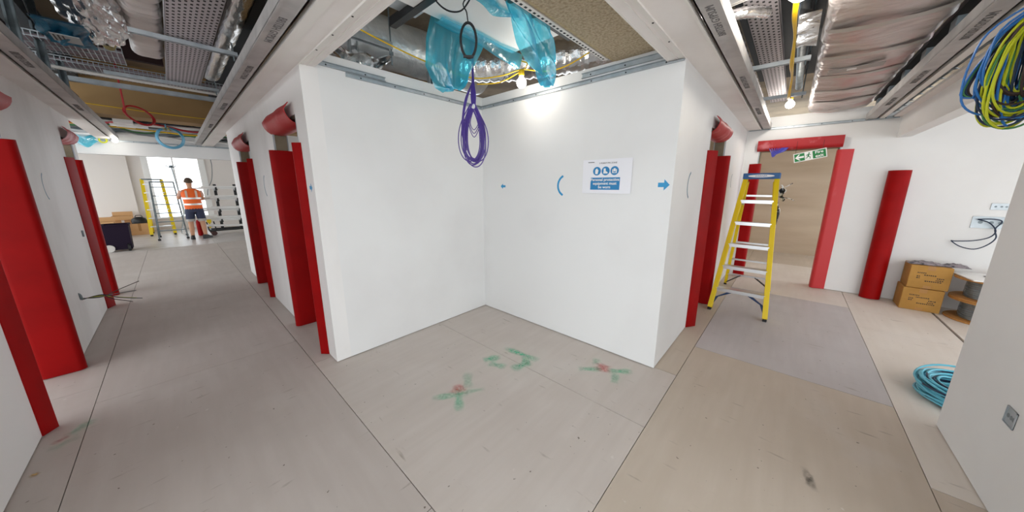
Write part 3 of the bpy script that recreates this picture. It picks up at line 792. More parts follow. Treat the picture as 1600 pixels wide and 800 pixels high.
# ------------------------------------------------------------------ fire exit sign, tilted, hung on wires
fs_ = thing('fire_exit_sign', 'green and white fire exit sign hanging crooked in the exit opening', 'exit sign', (6.36, -.115, 1.9), world=True)
ST = Matrix.Translation((6.36, -.115, 1.985)) @ Matrix.Rotation(R_(12), 4, (-1, 0, 0)) @ frame((0, 0, 0), (0, -1, 0), (0, 0, 1))
MB().box(-.175, .175, -.064, .064, -.004, 0, ST, .001).build('board', white_pl, fs_)
g = MB()
g.box(-.165, -.055, -.054, .054, 0, .0008, ST); g.box(.03, .165, -.054, .054, 0, .0008, ST); g.build('green_field', sign_green, fs_)
MB().prism([(-.158, 0), (-.118, -.042), (-.10, -.042), (-.125, -.013), (-.062, -.013), (-.062, .013), (-.125, .013), (-.10, .042), (-.118, .042)], .001, ST @ Matrix.Translation((0, 0, .001))).build('arrow', white_pl, fs_)
m = MB(); T = ST @ Matrix.Translation((-.013, 0, .0006))
m.lathe([(.009, 0), (.009, .001)], 12, T @ Matrix.Translation((.008, .037, 0)))
for a, b, w in (((.004, .026), (-.006, -.006), .016), ((-.006, -.006), (.016, -.02), .009), ((.016, -.02), (.012, -.044), .008), ((-.006, -.006), (-.02, -.026), .009), ((-.02, -.026), (-.034, -.03), .008), ((.004, .022), (.024, .008), .007), ((.004, .022), (-.018, .018), .007), ((-.018, .018), (-.024, .0), .006)):
    m.strip([a, b], w, .001, T)
m.build('running_figure', sign_green, fs_)
text('Fire\nexit', .056, ST @ Matrix.Translation((.098, 0, .0016)), 'lettering', white_pl, fs_, ext=.0006, bold=.0012)
for x in (-.15, .14):
    p = ST @ V((x, .064, -.002)); MB().tube([p, (p.x + .05, p.y, 2.20)], .002, 5).build('hanging_wire', black, fs_)

# ------------------------------------------------------------------ cardboard boxes, reels, packs
def printed_box(label, x0, x1, y0, y1, z0, z1):
    e = thing('cardboard_box', label, 'box', ((x0 + x1) / 2, (y0 + y1) / 2, z0), group='boxes stacked by the right wall', world=True)
    MB().box(x0, x1, y0, y1, z0, z1, b=.004).build('carton', card, e)
    m = MB().box(x0 - .0008, x0, (y0 + y1) / 2 - .03, (y0 + y1) / 2 + .03, z1 - .05, z1 - .003).box(x0 - .0008, x0, (y0 + y1) / 2 - .03, (y0 + y1) / 2 + .03, z0 + .003, z0 + .04)
    m.box(x0, x1, (y0 + y1) / 2 - .03, (y0 + y1) / 2 + .03, z1, z1 + .0008); m.build('packing_tape', M('buff_tape', '#a8783c', .35) if 'buff_tape' not in MATS else MATS['buff_tape'], e)
    ym = (y0 + y1) / 2; zm = (z0 + z1) / 2; m = MB()
    for k, (a, b, zz) in enumerate(((-.10, -.03, .055), (-.045, .045, .03), (-.10, -.075, .01), (-.10, -.08, -.012), (.055, .10, .0), (.05, .10, -.025), (-.03, .10, -.045))):
        q = a
        while q < b:
            w = random.uniform(.006, .014); m.box(x0 - .001, x0, ym - q - w, ym - q, zm + zz - .006, zm + zz + .006); q += w + .005
    m.build('printed_lines', ink, e)['kind'] = 'stuff'
    return e
printed_box('brown printed cardboard box, lower of the stack by the right wall', 6.13, 6.44, -1.545, -1.225, .001, .285)
printed_box('brown printed cardboard box, upper of the stack by the right wall', 6.15, 6.45, -1.565, -1.245, .288, .575)
def reel(label, x, y, z, R=.33, h=.25, t=.018):
    e = thing('cable_reel', label, 'cable reel', (x, y, z), group='cable reels by the right wall')
    for zz in (0, h - t): MB().lathe([(.03, zz), (R - .004, zz), (R, zz + .004), (R, zz + t - .004), (R - .004, zz + t), (.03, zz + t)], 40).build('flange', timber, e, smooth=True)
    m = MB(); n = 9
    for k in range(n):
        zz = t + .012 + k * (h - 2 * t - .02) / (n - 1); rr = .215 + .006 * sin(k * 2.1)
        m.tube([(rr * cos(a), rr * sin(a), zz + .002 * sin(3 * a)) for a in [2 * pi * j / 36 for j in range(36)]], .0125, 6, closed=True)
    m.lathe([(.205, t), (.205, h - t)], 36); m.build('wound_cable', grey_cable, e, smooth=True)
    m = MB(); 
    m.sheet(lambda u, v: ((.232 + .006 * sin(u * 60 + v * 5)) * cos(2 * pi * u), (.232 + .006 * sin(u * 60 + v * 5)) * sin(2 * pi * u), t + .01 + v * (h - 2 * t - .02)), 60, 4)
    m.build('shrink_wrap', film_clear, e, smooth=True)
    return e
reel('grey cable on a chipboard reel, lower of the two by the right wall', 6.13, -1.905, .001)
reel('grey cable on a chipboard reel, upper of the two by the right wall', 6.13, -1.905, .253)
# sheets and packs lying on top
wsh = MB().box(5.9, 6.4, -2.2, -1.60, .506, .520, Matrix.Translation((6.15, -1.95, 0)) @ Matrix.Rotation(.12, 4, 'Z') @ Matrix.Translation((-6.15, 1.95, 0)), .003)
tag(wsh.build('cover_sheet', white_pl), 'white flat sheet lying on top of the upper cable reel', 'sheet')
def bag_of_bits(label, x, y, z, a, L_, W_, mat):
    m = MB()
    m.sheet(lambda u, v: (x + (u - .5) * W_ * cos(a) - (v - .5) * L_ * sin(a), y + (u - .5) * W_ * sin(a) + (v - .5) * L_ * cos(a), z + .004 + .035 * sin(pi * u) ** .6 * sin(pi * v) ** .5 * (1 + .35 * sin(17 * u + 9 * v) * sin(13 * v))), 10, 16)
    m.sheet(lambda u, v: (x + (u - .5) * W_ * cos(a) - (v - .5) * L_ * sin(a), y + (u - .5) * W_ * sin(a) + (v - .5) * L_ * cos(a), z + .001), 2, 2)
    return tag(m.build('plastic_pack', mat, smooth=True), label, 'plastic bag', 'clear packs on the boxes and reels')
packm = M('pack_of_dark_parts', '#8d8387', .3, col2='#2c2a33', scale=22, lo=.45, hi=.6, spec=.6)
bag_of_bits('clear plastic pack of dark parts on the upper cardboard box', 6.28, -1.37, .577, .1, .28, .14, packm)
bag_of_bits('clear pack lying across the gap between upper box and reel', 6.30, -1.60, .577, .1, .20, .14, packm)
bag_of_bits('flat dark plastic pack on the white sheet over the reels', 6.12, -1.99, .522, .1, .42, .18, M('dark_pack', '#3a3d44', .3, col2='#15171b', scale=14))
# aqua cable coil on the floor
def floor_coil(label, x, y, R, n, r, mat1, mat2):
    e = thing('cable_coil', label, 'cable coil', (x, y, 0))
    for nm, mat, par in (('aqua_turns', mat1, 0), ('dark_turns', mat2, 1)):
        m = MB()
        for k in range(n):
            if (k % 4 == 3) != bool(par): continue
            rr = R * random.uniform(.72, 1.0); ox, oy = random.uniform(-.02, .02), random.uniform(-.02, .02); z0 = r + .004 + (k / n) * .13; tx, ty = random.uniform(-.05, .05), random.uniform(-.05, .05)
            m.tube([(ox + rr * cos(a) , oy + rr * sin(a), max(r + .002, z0 + tx * cos(a) * rr * 2 + ty * sin(a) * rr * 2 + .008 * sin(3 * a + k))) for a in [2 * pi * j / 40 for j in range(40)]], r, 6, closed=True)
        m.build(nm, mat, e, smooth=True)
floor_coil('coil of aqua blue cable on the floor behind the right-hand wall end', 3.62, -1.205, .30, 60, .0075, aqua, dark_cable)

# ------------------------------------------------------------------ cable bundle hanging at the right edge
hb = thing('hanging_cables', 'thick bundle of blue and yellow-green cables hung from the ceiling at the right edge', 'cable bundle', (2.74, -.68, 1.86), world=True)
for k in range(64):
    m_, nm = ((c_yg, 'yellow_green_cable'), (c_blue, 'blue_cable'), (c_brown, 'brown_cable'), (c_yg, 'yellow_green_cable'), (dark_cable, 'dark_cable'), (c_green, 'green_cable'), (c_blue, 'blue_cable'))[k % 7]
    w = random.uniform(.025, .10); h = random.uniform(.26, .40); c = V((2.65 + random.gauss(0, .02), -.685 + random.gauss(0, .018), 0)); ang = random.gauss(-1.35, .35); d = V((cos(ang), sin(ang), 0))
    zt = 2.27 - random.uniform(0, .05); zb = zt - h - (.05 if k % 6 == 0 else 0); top = V((2.60 + random.uniform(-.02, .02), -.79 + random.uniform(-.015, .015), 2.40))
    pts = [top, c + V((0, 0, zt)) - d * w * .5, c - d * w + V((0, 0, zt - h * .45)), c - d * w * .95 + V((0, 0, zb + .07)), c - d * w * .3 + V((0, 0, zb)), c + d * w * .5 + V((0, 0, zb + .015)), c + d * w + V((0, 0, zb + .12)), c + d * w * .9 + V((0, 0, zt - h * .4)), c + d * w * .4 + V((0, 0, zt)), top + V((.01, .01, .02))]
    MB().tube(pts, .0044, 6, smooth=5).build(nm, m_, hb, smooth=True)
for k in range(4):
    MB().tube([(2.60, -.78, 2.40), (2.63, -.70, 2.33), (2.65, -.63, 2.22), (2.655, -.585 + k * .006, 2.11), (2.66, -.56 + .006 * k, 2.01 - .008 * k), (2.66, -.585, 1.965), (2.655, -.62 + .012 * k, 1.98), (2.65, -.66, 2.06 + .02 * k)], .0045, 6, smooth=6).build('loose_core', (c_brown, dark_cable, c_green, c_blue)[k], hb, smooth=True)
MB().tube([(2.65, -.64, 2.205), (2.655, -.59, 2.10)], .012, 8).build('white_tape', white_pl, hb, smooth=True)

# ------------------------------------------------------------------ purple and black coils under the alcove opening
def hung_loops(name, label, cat, cx, cy, ztop, zbot, w, n, r, mat, seed, axis=(1, -1), knot=None, jit=.02):
    rnd = random.Random(seed); ax = V((axis[0], axis[1], 0)).normalized(); e = thing(name, label, cat, (cx, cy, zbot), world=True)
    m = MB()
    for k in range(n):
        zb = zbot + rnd.uniform(0, .07); ww = w * rnd.uniform(.72, 1.05); off = V((rnd.gauss(0, jit), rnd.gauss(0, jit), 0)) * .5; c = V((cx, cy, 0)); H_ = ztop - zb; sk = rnd.gauss(0, .012)
        pts = []
        for j in range(22):
            a = 2 * pi * j / 22; s = sin(a); q = cos(a)
            wid = ww * (.55 + .45 * (1 - (q + 1) / 2)) * (1 - .75 * max(0, q) ** 3)
            pts.append(c + off * (1 - max(0, q)) + ax * (s * wid + sk) + V((0, 0, zb + H_ * (q + 1) / 2)))
        m.tube(pts, r, 6, closed=True, smooth=2)
    m.build('loops', mat, e, smooth=True)
    return e
pc = hung_loops('purple_cable_coil', 'purple cable coil hanging in front of the inner alcove corner', 'cable coil', 1.825, 2.095, 2.225, 1.71, .112, 15, .0046, purple, 3)
m = MB(); ax = V((.73, -.68, 0))
for k in range(8):
    o = ax * (.004 * (k - 3.5)); t = V((1.825, 2.095, 0))
    m.tube([t + o + V((0, 0, 2.21)), t + o * 1.4 + V((0, 0, 2.30)), t + o * .5 + V((0, 0, 2.42)), t + o * .3 + V((0, 0, 2.72)), t + o * .3 + V((0, 0, 3.3))], .0036, 6, smooth=5)
for k in range(5): m.tube([t + V((0, 0, 2.40)), t - ax * (.05 + .004 * k) + V((0, 0, 2.27)), t - ax * (.085 + .003 * k) + V((0, 0, 2.12)), t - ax * (.088 + .004 * k) + V((0, 0, 1.98)), t - ax * .07 + V((0, 0, 1.85))], .004, 6, smooth=6)
for k in range(3): m.tube([t + ax * .005 + V((0, 0, 2.2)), t - ax * (.03 + .008 * k) + V((0, 0, 2.08)), t + ax * .0 + V((0, 0, 2.02 - .03 * k)), t + ax * (.04 + .008 * k) + V((0, 0, 2.09)), t + ax * .01 + V((0, 0, 2.2))], .0035, 6, smooth=6)
m.build('suspending_strands', purple, pc, smooth=True)
m = MB().tube([(1.815, 2.088, 2.195), (1.835, 2.102, 2.225)], .014, 8).build('white_tie', white_pl, pc)
pt = thing('black_cable_coil', 'black cable ring hanging against the blue polythene', 'cable coil', (1.38, 1.62, 2.34), world=True)
m = MB()
for k in range(3):
    m.tube([V((1.40, 1.64, 2.445)) + V((.72, -.69, 0)) * (.046 + .003 * k) * sin(a) + V((0, 0, (.095 + .004 * k) * cos(a))) for a in [2 * pi * j / 26 for j in range(26)]], .0048, 6, closed=True)
m.build('ring', black, pt, smooth=True)
MB().tube([(1.40, 1.64, 2.54), (1.395, 1.645, 2.60), (1.385, 1.655, 2.66), (1.38, 1.45, 2.69), (1.38, 1.42, 2.8), (1.38, 1.42, 3.3)], .0042, 6, smooth=5).build('lead', black, pt, smooth=True)
MB().tube([(1.20, 1.74, 2.69), (1.23, 1.72, 2.62), (1.29, 1.69, 2.585), (1.36, 1.66, 2.60), (1.40, 1.63, 2.655), (1.41, 1.62, 2.69)], .005, 6, smooth=6).build('upper_loop', black, pt, smooth=True)
MB().tube([(1.37, 1.66, 2.352), (1.42, 1.62, 2.352)], .009, 6).build('cable_tie', black, pt)

# ------------------------------------------------------------------ ALCOVE VOID
fc = thing('fan_coil_unit', 'white boxed ventilation unit partly wrapped in blue film above the alcove', 'ventilation unit', (1.6, 1.76, 2.70), world=True)
MB().box(1.02, 2.22, 1.50, 2.02, 2.70, 2.96, b=.006).build('casing', white_pl, fc)
MB().box(1.0, 1.38, 2.02, 2.2, 2.74, 2.96).build('inlet_plenum', steel, fc)
MB().bar((1.0, 1.46, 2.70), (2.3, 1.46, 2.70), .05, .05).build('support_rail', black, fc)
MB().bar((1.28, 1.4, 2.72), (1.28, 2.35, 2.72), .05, .06).build('support_rail', black, fc)
def blue_film(label, fn, nu, nv, mat=film_blue):
    return tag(MB().sheet(fn, nu, nv).build('blue_polythene', mat, smooth=True), label, 'plastic film', 'blue polythene over the ventilation unit')
def edge(pts, t):
    n = len(pts) - 1; i = min(int(t * n), n - 1); f = t * n - i; f = f * f * (3 - 2 * f) * .5 + f * .5
    return V(pts[i]).lerp(V(pts[i + 1]), f)
def drape_l(u, v):
    L_ = edge([(1.44, 2.06, 2.80), (1.40, 2.10, 2.60), (1.40, 2.12, 2.42), (1.47, 2.10, 2.28), (1.53, 2.08, 2.255)], v); R__ = edge([(1.90, 2.04, 2.70), (1.86, 2.06, 2.60), (1.80, 2.07, 2.48), (1.74, 2.08, 2.36), (1.69, 2.08, 2.31)], v)
    p = L_.lerp(R__, u); f = sin(pi * u)
    return p + V((.01 * sin(9 * v + 5 * u) * f, (.045 * sin(11 * u + 2.5 * v) + .025 * sin(23 * u - 3 * v)) * (.35 + v), .012 * sin(15 * u) * v))
blue_film('blue polythene bag-like drape left of the black cable ring', drape_l, 34, 24)
def drape_r(u, v):
    L_ = edge([(1.48, 1.46, 2.78), (1.60, 1.47, 2.60), (1.70, 1.47, 2.48), (1.83, 1.48, 2.35), (1.99, 1.48, 2.285)], v); R__ = edge([(1.75, 1.44, 2.80), (1.93, 1.45, 2.72), (2.05, 1.46, 2.60), (2.11, 1.46, 2.46), (2.07, 1.47, 2.29)], v)
    p = L_.lerp(R__, u)
    return p + V((.008 * sin(7 * v + 9 * u), .05 * sin(10 * u + 5 * v) * (.25 + .75 * v) + .02 * sin(25 * u - 8 * v), .008 * sin(12 * u + 4 * v)))
blue_film('twisted tail of blue polythene hanging right of the white unit', drape_r, 34, 26)
blue_film('band of blue polythene stuck along the lower edge of the white unit', lambda u, v: (1.42 + .84 * u, 2.03 - .10 * v + .008 * sin(11 * u), 2.69 - .012 - .07 * sin(pi * v) * (.2 + u * u) - .04 * u * (1 - v)), 22, 8)
blue_film('sheet of blue polythene across the near side of the white unit', lambda u, v: (1.30 + .55 * u, 1.56 + .11 * v * (1 - .5 * u) + .02 * sin(12 * u), 2.685 - .02 * sin(9 * u + 3 * v) * v), 20, 8)

def duct_round(name, label, pts, r, mat, rib=.0, n=20, k=10, group=None, cat='duct'):
    p = spline([V(q) for q in pts], k); rr = [r * (1 + rib * (1 if i % 2 else -1) + .015 * sin(i * 1.7)) for i in range(len(p))]
    return tag(MB().tube(p, rr, n).build(name, mat, smooth=True), label, cat, group)
duct_round('foil_duct', 'round foil duct crossing left behind the blue polythene above the alcove', [(1.05, 3.25, 2.93), (1.3, 3.22, 2.93), (2.0, 3.14, 2.91), (2.8, 3.1, 2.9)], .225, foil, 0, 24, 8, 'foil ducts')
duct_round('flexible_duct', 'crumpled flexible foil duct over the alcove\'s inner corner', [(2.2, 2.75, 2.78), (2.55, 2.42, 2.79), (2.85, 2.0, 2.83), (3.1, 1.55, 2.86), (3.2, 1.15, 2.9)], .155, foil_wrap, .05, 22, 14, 'foil ducts')
fw_ = MB().sheet(lambda u, v: (1.02 + .55 * u, 2.98 + .06 * sin(9 * v + 3 * u), 2.72 - .16 * v * (.3 + .7 * sin(pi * u)) + .02 * sin(15 * u)), 16, 8)
tag(fw_.build('torn_foil', foil_wrap, smooth=True), 'torn foil flap under the round duct above the alcove', 'foil')
def strut(name, label, a, b, w=.041, h=.041, mat=steel, group=None, slots=True, cat='steel channel'):
    """slotted steel channel: web and two lips, dark slots along the open face"""
    e = thing(name, label, cat, a, group=group, world=True); A = V(a); B = V(b); d = (B - A).normalized(); x = d.cross(V((0, 0, 1)))
    x = x.normalized() if x.length > .01 else V((1, 0, 0)); m = MB()
    up = V((0, 0, 1)) if abs(d.z) < .9 else V((0, 1, 0)); x = d.cross(up).normalized()
    m.bar(A + up * (h / 2), B + up * (h / 2), w, .004, up); 
    for s in (-1, 1): m.bar(A + x * s * (w / 2), B + x * s * (w / 2), .004, h, up); m.bar(A + x * s * (w / 2 - .006) - up * (h / 2), B + x * s * (w / 2 - .006) - up * (h / 2), .012, .004, up)
    m.build('channel', mat, e)
    if slots:
        L_ = (B - A).length; k = .05; s = MB()
        while k < L_ - .04: s.bar(A + d * k + up * (h / 2 - .004), A + d * (k + .03) + up * (h / 2 - .004), .013, .003, up); k += .05
        s.build('slots', black_gap, e)
    return e
GS = 'steel support channels in the ceiling'
strut('steel_channel', 'short steel channel with threaded rod over the alcove\'s left side', (1.05, 2.66, 2.69), (1.42, 2.66, 2.69), .06, .05, steel, GS, False)
tag(MB().tube([(1.42, 2.66, 2.55), (1.42, 2.66, 3.3)], .006, 6).lathe([(.018, 2.63), (.018, 2.65)], 8, Matrix.Translation((1.42, 2.66, 0))).build('threaded_rod', steel_dk), 'threaded rod with a nut hanging over the alcove\'s left side', 'rod')
strut('steel_stud', 'vertical steel stud seen behind the alcove\'s left wall top', (1.27, 3.05, 2.3), (1.27, 3.05, 3.25), .07, .05, steel, GS, False, 'steel stud')
strut('steel_stud', 'vertical steel stud behind the wall near the inner alcove corner', (2.02, 3.0, 2.3), (2.02, 3.0, 2.75), .05, .04, steel, GS, False, 'steel stud')
tag(MB().bar((1.55, 2.96, 2.54), (2.2, 3.4, 2.66), .03, .03).build('timber_batten', white_trim), 'pale batten behind the top of the alcove\'s left wall', 'batten')
tag(MB().box(.9, 3.0, 3.9, 3.95, 2.35, 3.3).build('fire_board', tan_board), 'tan board closing the void behind the alcove', 'board')
tag(MB().box(.75, .78, 2.95, 3.9, 2.56, 3.3).build('fire_board', tan_board), 'tan board seen end-on at the alcove void\'s left corner', 'board')
dk = MB()
for k in range(26):
    y = 3.05 + random.uniform(0, .5); z = 2.38 + random.uniform(0, .09)
    dk.tube([(1.4 + random.uniform(-.1, .1), y, z), (1.8, y + random.uniform(-.1, .1), z + random.uniform(-.04, .05)), (2.3, y - .1, z + random.uniform(-.05, .05))], .007, 5, smooth=4)
tag(dk.build('dark_cables', c_brown, smooth=True), 'dark tangle of cables behind the alcove\'s left wall top', 'cables')
# sprayed fibre soffit board + perforated angle
tag(MB().box(1.0, 2.565, .815, 1.20, 2.53, 2.60, b=.004).build('soffit_board', fibre), 'rough tan fibre board above the alcove\'s right side', 'board')
tag(MB().box(1.0, 2.565, 1.2015, 1.222, 2.535, 2.61).build('soffit_edging', M('buff_edge', '#b9a988', .9, col2='#a39270', scale=30)), 'buff edging strip along the rough fibre board', 'edging')
pa = thing('perforated_angle', 'perforated white steel angle running beside the rough fibre board', 'steel angle', (1.8, 1.26, 2.56), world=True)
MB().box(1.1, 2.50, 1.235, 1.239, 2.535, 2.575).box(1.1, 2.50, 1.239, 1.275, 2.535, 2.539).build('angle', white_trim, pa)
h = MB()
for k in range(34): h.box(1.13 + k * .04, 1.148 + k * .04, 1.25, 1.264, 2.5335, 2.5348)
h.build('holes', black_gap, pa)
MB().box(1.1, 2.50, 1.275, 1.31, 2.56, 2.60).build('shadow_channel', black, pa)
# yellow cable and festoon lamp
def lamp(label, x, y, z, power, r=.045, par=None):
    e = thing('festoon_lamp', label, 'lamp', (x, y, z), group='bare work lamps in the ceiling')
    MB().lathe([(0, -r), (r * .5, -r * .87), (r * .87, -r * .5), (r, 0), (r * .87, r * .5), (r * .55, r * .85), (.018, r * 1.25), (.018, r * 1.5)], 16).build('bulb', bulb_m, e, smooth=True)
    MB().lathe([(.022, r * 1.3), (.026, r * 1.4), (.026, r * 2.2), (.014, r * 2.5)], 12).build('lampholder', c_yellow, e, smooth=True)
    l = bpy.data.lights.new('lamp_light', 'POINT'); l.energy = power; l.color = (1, .93, .84); l.shadow_soft_size = .05
    lo = bpy.data.objects.new('lamp_light', l); COL.objects.link(lo); lo.parent = e; lo.location = (0, 0, -r - .02)
    return e
lamp('bare glowing work lamp on a yellow cable over the inner alcove corner', 2.30, 1.97, 2.47, 1.2)
yc = MB().tube([(1.0, 2.60, 2.74), (1.25, 2.55, 2.67), (1.6, 2.45, 2.58), (1.95, 2.28, 2.50), (2.15, 2.10, 2.52), (2.30, 1.97, 2.58), (2.42, 1.80, 2.56), (2.47, 1.6, 2.57), (2.5, 1.3, 2.66)], .0055, 7, smooth=8)
yc.tube([(2.05, 2.30, 2.47), (2.2, 2.15, 2.49), (2.30, 1.97, 2.57)], .005, 7, smooth=6)
yc.tube([(2.31, 1.96, 2.57), (2.33, 1.93, 2.63), (2.29, 1.98, 2.66), (2.31, 1.95, 2.72)], .006, 6, smooth=6)
tag(yc.build('yellow_cable', c_yellow, smooth=True), 'yellow festoon cable sagging across the alcove opening', 'cable')

# ------------------------------------------------------------------ RIGHT VOID
def duct_box(name, label, axis, w0, w1, a, b, z0, z1, mat, nb=40, group=None, amp=.012, bands=True):
    """insulated rectangular duct, wrinkled foil skin with taped joints"""
    e = thing(name, label, 'duct', (0, 0, 0), group=group)
    rnd = random.Random(5)
    def ring(t):
        P = []; wj = amp * .6 * sin(t * nb * 1.9) + amp * .4 * sin(t * nb * .77)
        r = .05
        for (cx, cz, a0) in ((w1 - r, z0 + r, -pi / 2), (w1 - r, z1 - r, 0), (w0 + r, z1 - r, pi / 2), (w0 + r, z0 + r, pi)):
            for k in range(5): P.append((cx + (r + wj) * cos(a0 + k * pi / 8), cz + (r + wj) * sin(a0 + k * pi / 8)))
        # subdivide the flat underside for sag
        out = []
        for i in range(len(P)):
            p, q = P[i], P[(i + 1) % len(P)]; out.append(p); d = sqrt((p[0] - q[0]) ** 2 + (p[1] - q[1]) ** 2)
            if d > .15:
                for s in range(1, 8):
                    f = s / 8; out.append((p[0] + (q[0] - p[0]) * f, p[1] + (q[1] - p[1]) * f + (-1 if p[1] < (z0 + z1) / 2 else 0) * amp * 1.2 * sin(pi * f) * (1 + .8 * sin(t * nb * .6 + 5 * f))))
        return out
    rings = [ring(k / nb) for k in range(nb + 1)]; n = len(rings[0]); vs = []; fs = []
    for k, rg in enumerate(rings):
        s = a + (b - a) * k / nb
        vs += [((p, s, z) if axis == 'y' else (s, p, z)) for p, z in rg]
    for k in range(nb):
        for j in range(n):
            j2 = (j + 1) % n; q = (k * n + j, k * n + j2, (k + 1) * n + j2, (k + 1) * n + j); fs.append(q if axis == 'x' else q[::-1])
    fs.append(tuple(range(n))); fs.append(tuple(nb * n + j for j in range(n)))
    MB().add(vs, fs).build('foil_skin', mat, e, smooth=True)
    if bands:
        k = a + .35
        while k < b - .1:
            m = MB(); 
            if axis == 'x': m.sheet(lambda u, v: (k + .07 * v + .01 * sin(9 * u), w0 + .02 + (w1 - w0 - .04) * u, z0 - amp * 2.4 * sin(pi * u) - .004 - .002 * sin(14 * u)), 14, 2)
            else: m.sheet(lambda u, v: (w0 + .02 + (w1 - w0 - .04) * u, k + .07 * v, z0 - amp * 2.4 * sin(pi * u) - .004), 14, 2)
            m.build('joint_tape', MATS['joint_tape'] if 'joint_tape' in MATS else M('joint_tape', '#b9b7b0', .4, .3), e, smooth=True); k += .62
    return e
rd = duct_box('insulated_duct', 'big foil-faced insulated duct filling the right corridor ceiling', 'x', -.60, -.01, 1.6, XE - .05, 2.60, 3.05, foil_duct, 70, amp=.014)
lb = MB().box(4.17, 4.29, -.43, -.09, 2.567, 2.571).build('label_plate', M('grey_label', '#9f9a96', .5), rd)
MB().box(4.205, 4.255, -.27, -.21, 2.564, 2.567).build('label_text', white_pl, lb)
def perf_tray(label, axis, w0, w1, a, b, z, group='perforated cable trays'):
    e = thing('cable_tray', label, 'cable tray', (0, 0, z), group=group, world=True)
    m = MB()
    def bx(m, p0, p1, q0, q1, z0, z1): (m.box(p0, p1, q0, q1, z0, z1) if axis == 'y' else m.box(q0, q1, p0, p1, z0, z1))
    bx(m, w0, w1, a, b, z, z + .003); bx(m, w0, w0 + .003, a, b, z, z + .05); bx(m, w1 - .003, w1, a, b, z, z + .05); m.build('tray', M('tray_steel', '#cbc6cb', .5, .3) if 'tray_steel' not in MATS else MATS['tray_steel'], e)
    h = MB(); nw = max(3, int((w1 - w0) / .029)); k = a + .02; i = 0
    while k < b - .03:
        for j in range(nw):
            c = w0 + (j + .5) * (w1 - w0) / nw; o = .0 if j % 2 else .031
            bx(h, c - .007, c + .007, k + o, k + o + .022, z - .0012, z - .0002)
        k += .062; i += 1
    o = h.build('perforations', black_gap, e); o['kind'] = 'stuff'
    return e
perf_tray('perforated steel cable tray along the right corridor ceiling, left of the big duct', 'x', .25, .44, 1.6, XE - .1, 2.80)
for x, w in ((3.76, 'nearer'), (5.1, 'farther')):
    strut('steel_channel', 'steel cross channel under the right cable tray, %s of the two' % w, (x, .04, 2.60), (x, .455, 2.60), .041, .03, steel, GS, False)
    tag(MB().tube([(x, .07, 2.55), (x, .07, 3.3)], .006, 6).build('threaded_rod', steel_dk), 'threaded rod holding the %s cross channel in the right corridor ceiling' % w, 'rod', 'threaded rods in the right ceiling')
strut('steel_channel', 'slotted steel channel at the near top of the right corridor ceiling', (2.42, .5, 2.62), (2.62, .18, 2.74), .041, .041, white_trim, GS)
duct_round('flexible_duct', 'slim flexible foil duct along the left of the right corridor void', [(2.4, .62, 2.86), (3.2, .55, 2.78), (4.2, .53, 2.74), (5.2, .52, 2.72), (6.3, .52, 2.72)], .055, foil_wrap, .07, 12, 14, 'foil ducts')
duct_round('flexible_duct', 'short bent foil duct near the slotted channel in the right void', [(2.35, .72, 2.62), (2.6, .55, 2.64), (2.75, .40, 2.68), (2.95, .3, 2.72)], .035, foil_wrap, .06, 12, 10, 'foil ducts')
duct_round('grey_pipe', 'straight grey pipe across the right void above the tray', [(2.8, .15, 2.98), (4.0, .13, 2.96), (6.4, .14, 2.96)], .04, steel_dk, 0, 12, 4, None, 'pipe')
tag(MB().box(2.2, XE, .0, .62, 3.15, 3.2).build('upper_tray', black_gap), 'tray high in the right corridor void, coloured black for the shade there', 'cable tray')  # its black colour stands in for the darkness of the void
lf = MB()
for k in range(9): lf.sheet(lambda u, v: (3.25 + k * .05 + .07 * u, .02 + .12 * v, 2.76 + .05 * sin(7 * u + k) * v - .09 * u * (k % 3) * .5), 4, 4)
tag(lf.build('foil_scraps', foil_wrap, smooth=True), 'torn foil scraps beside the big duct in the right corridor ceiling', 'foil')
lamp('bare work lamp at the top of the picture over the right corridor', 2.62, .125, 2.66, 3.5, .06)
lamp('bare work lamp above the far end of the right corridor', 5.88, .19, 2.64, 5, .05)
yb = MB()
for o in (0, .012): yb.tube([(2.62, .125 + o, 2.78), (2.85, .14 + o, 2.64), (3.3, .145, 2.63), (3.76, .15 + o, 2.57), (4.3, .16, 2.60), (5.1, .18 + o, 2.57), (5.88, .19, 2.74)], .009, 7, smooth=6)
tag(yb.build('yellow_cable', c_yellow, smooth=True), 'yellow festoon cable along the right corridor tray', 'cable')
# blocks and brackets right of the duct
for k in range(5):
    o = MB().box(3.5 + k * .62, 3.62 + k * .62, -.74, -.62, 2.52, 2.60).box(3.5 + k * .62, 3.53 + k * .62, -.66, -.62, 2.46, 2.52).build('hanger_bracket', steel_dk)
    tag(o, '%s dark hanger bracket between the big duct and the right channel, counted from the camera' % ('first', 'second', 'third', 'fourth', 'fifth')[k], 'bracket', 'brackets beside the big duct')
tag(MB().box(1.6, XE, -1.0, -.64, 2.66, 2.70).build('shade_lining', black_gap), 'black lining added for the darkness in the gap beside the big duct', 'lining')  # black sheet in place of the shade beside the duct
# loose blue cables over exit
hb2 = MB()
for k in range(7): hb2.tube([(6.40, .36 - .03 * k, 2.12), (6.38, .33 - .012 * k, 2.06), (6.37, .30 + .01 * sin(k), 1.99 + .008 * k), (6.38, .25 - .01 * k, 2.06), (6.40, .2 - .01 * k, 2.12)], .006, 6, smooth=5)
tag(hb2.build('blue_cable_knot', M('violet_blue_cable', '#37389a', .4), smooth=True), 'knot of violet blue cable under the left end of the exit lintel guard', 'cable')

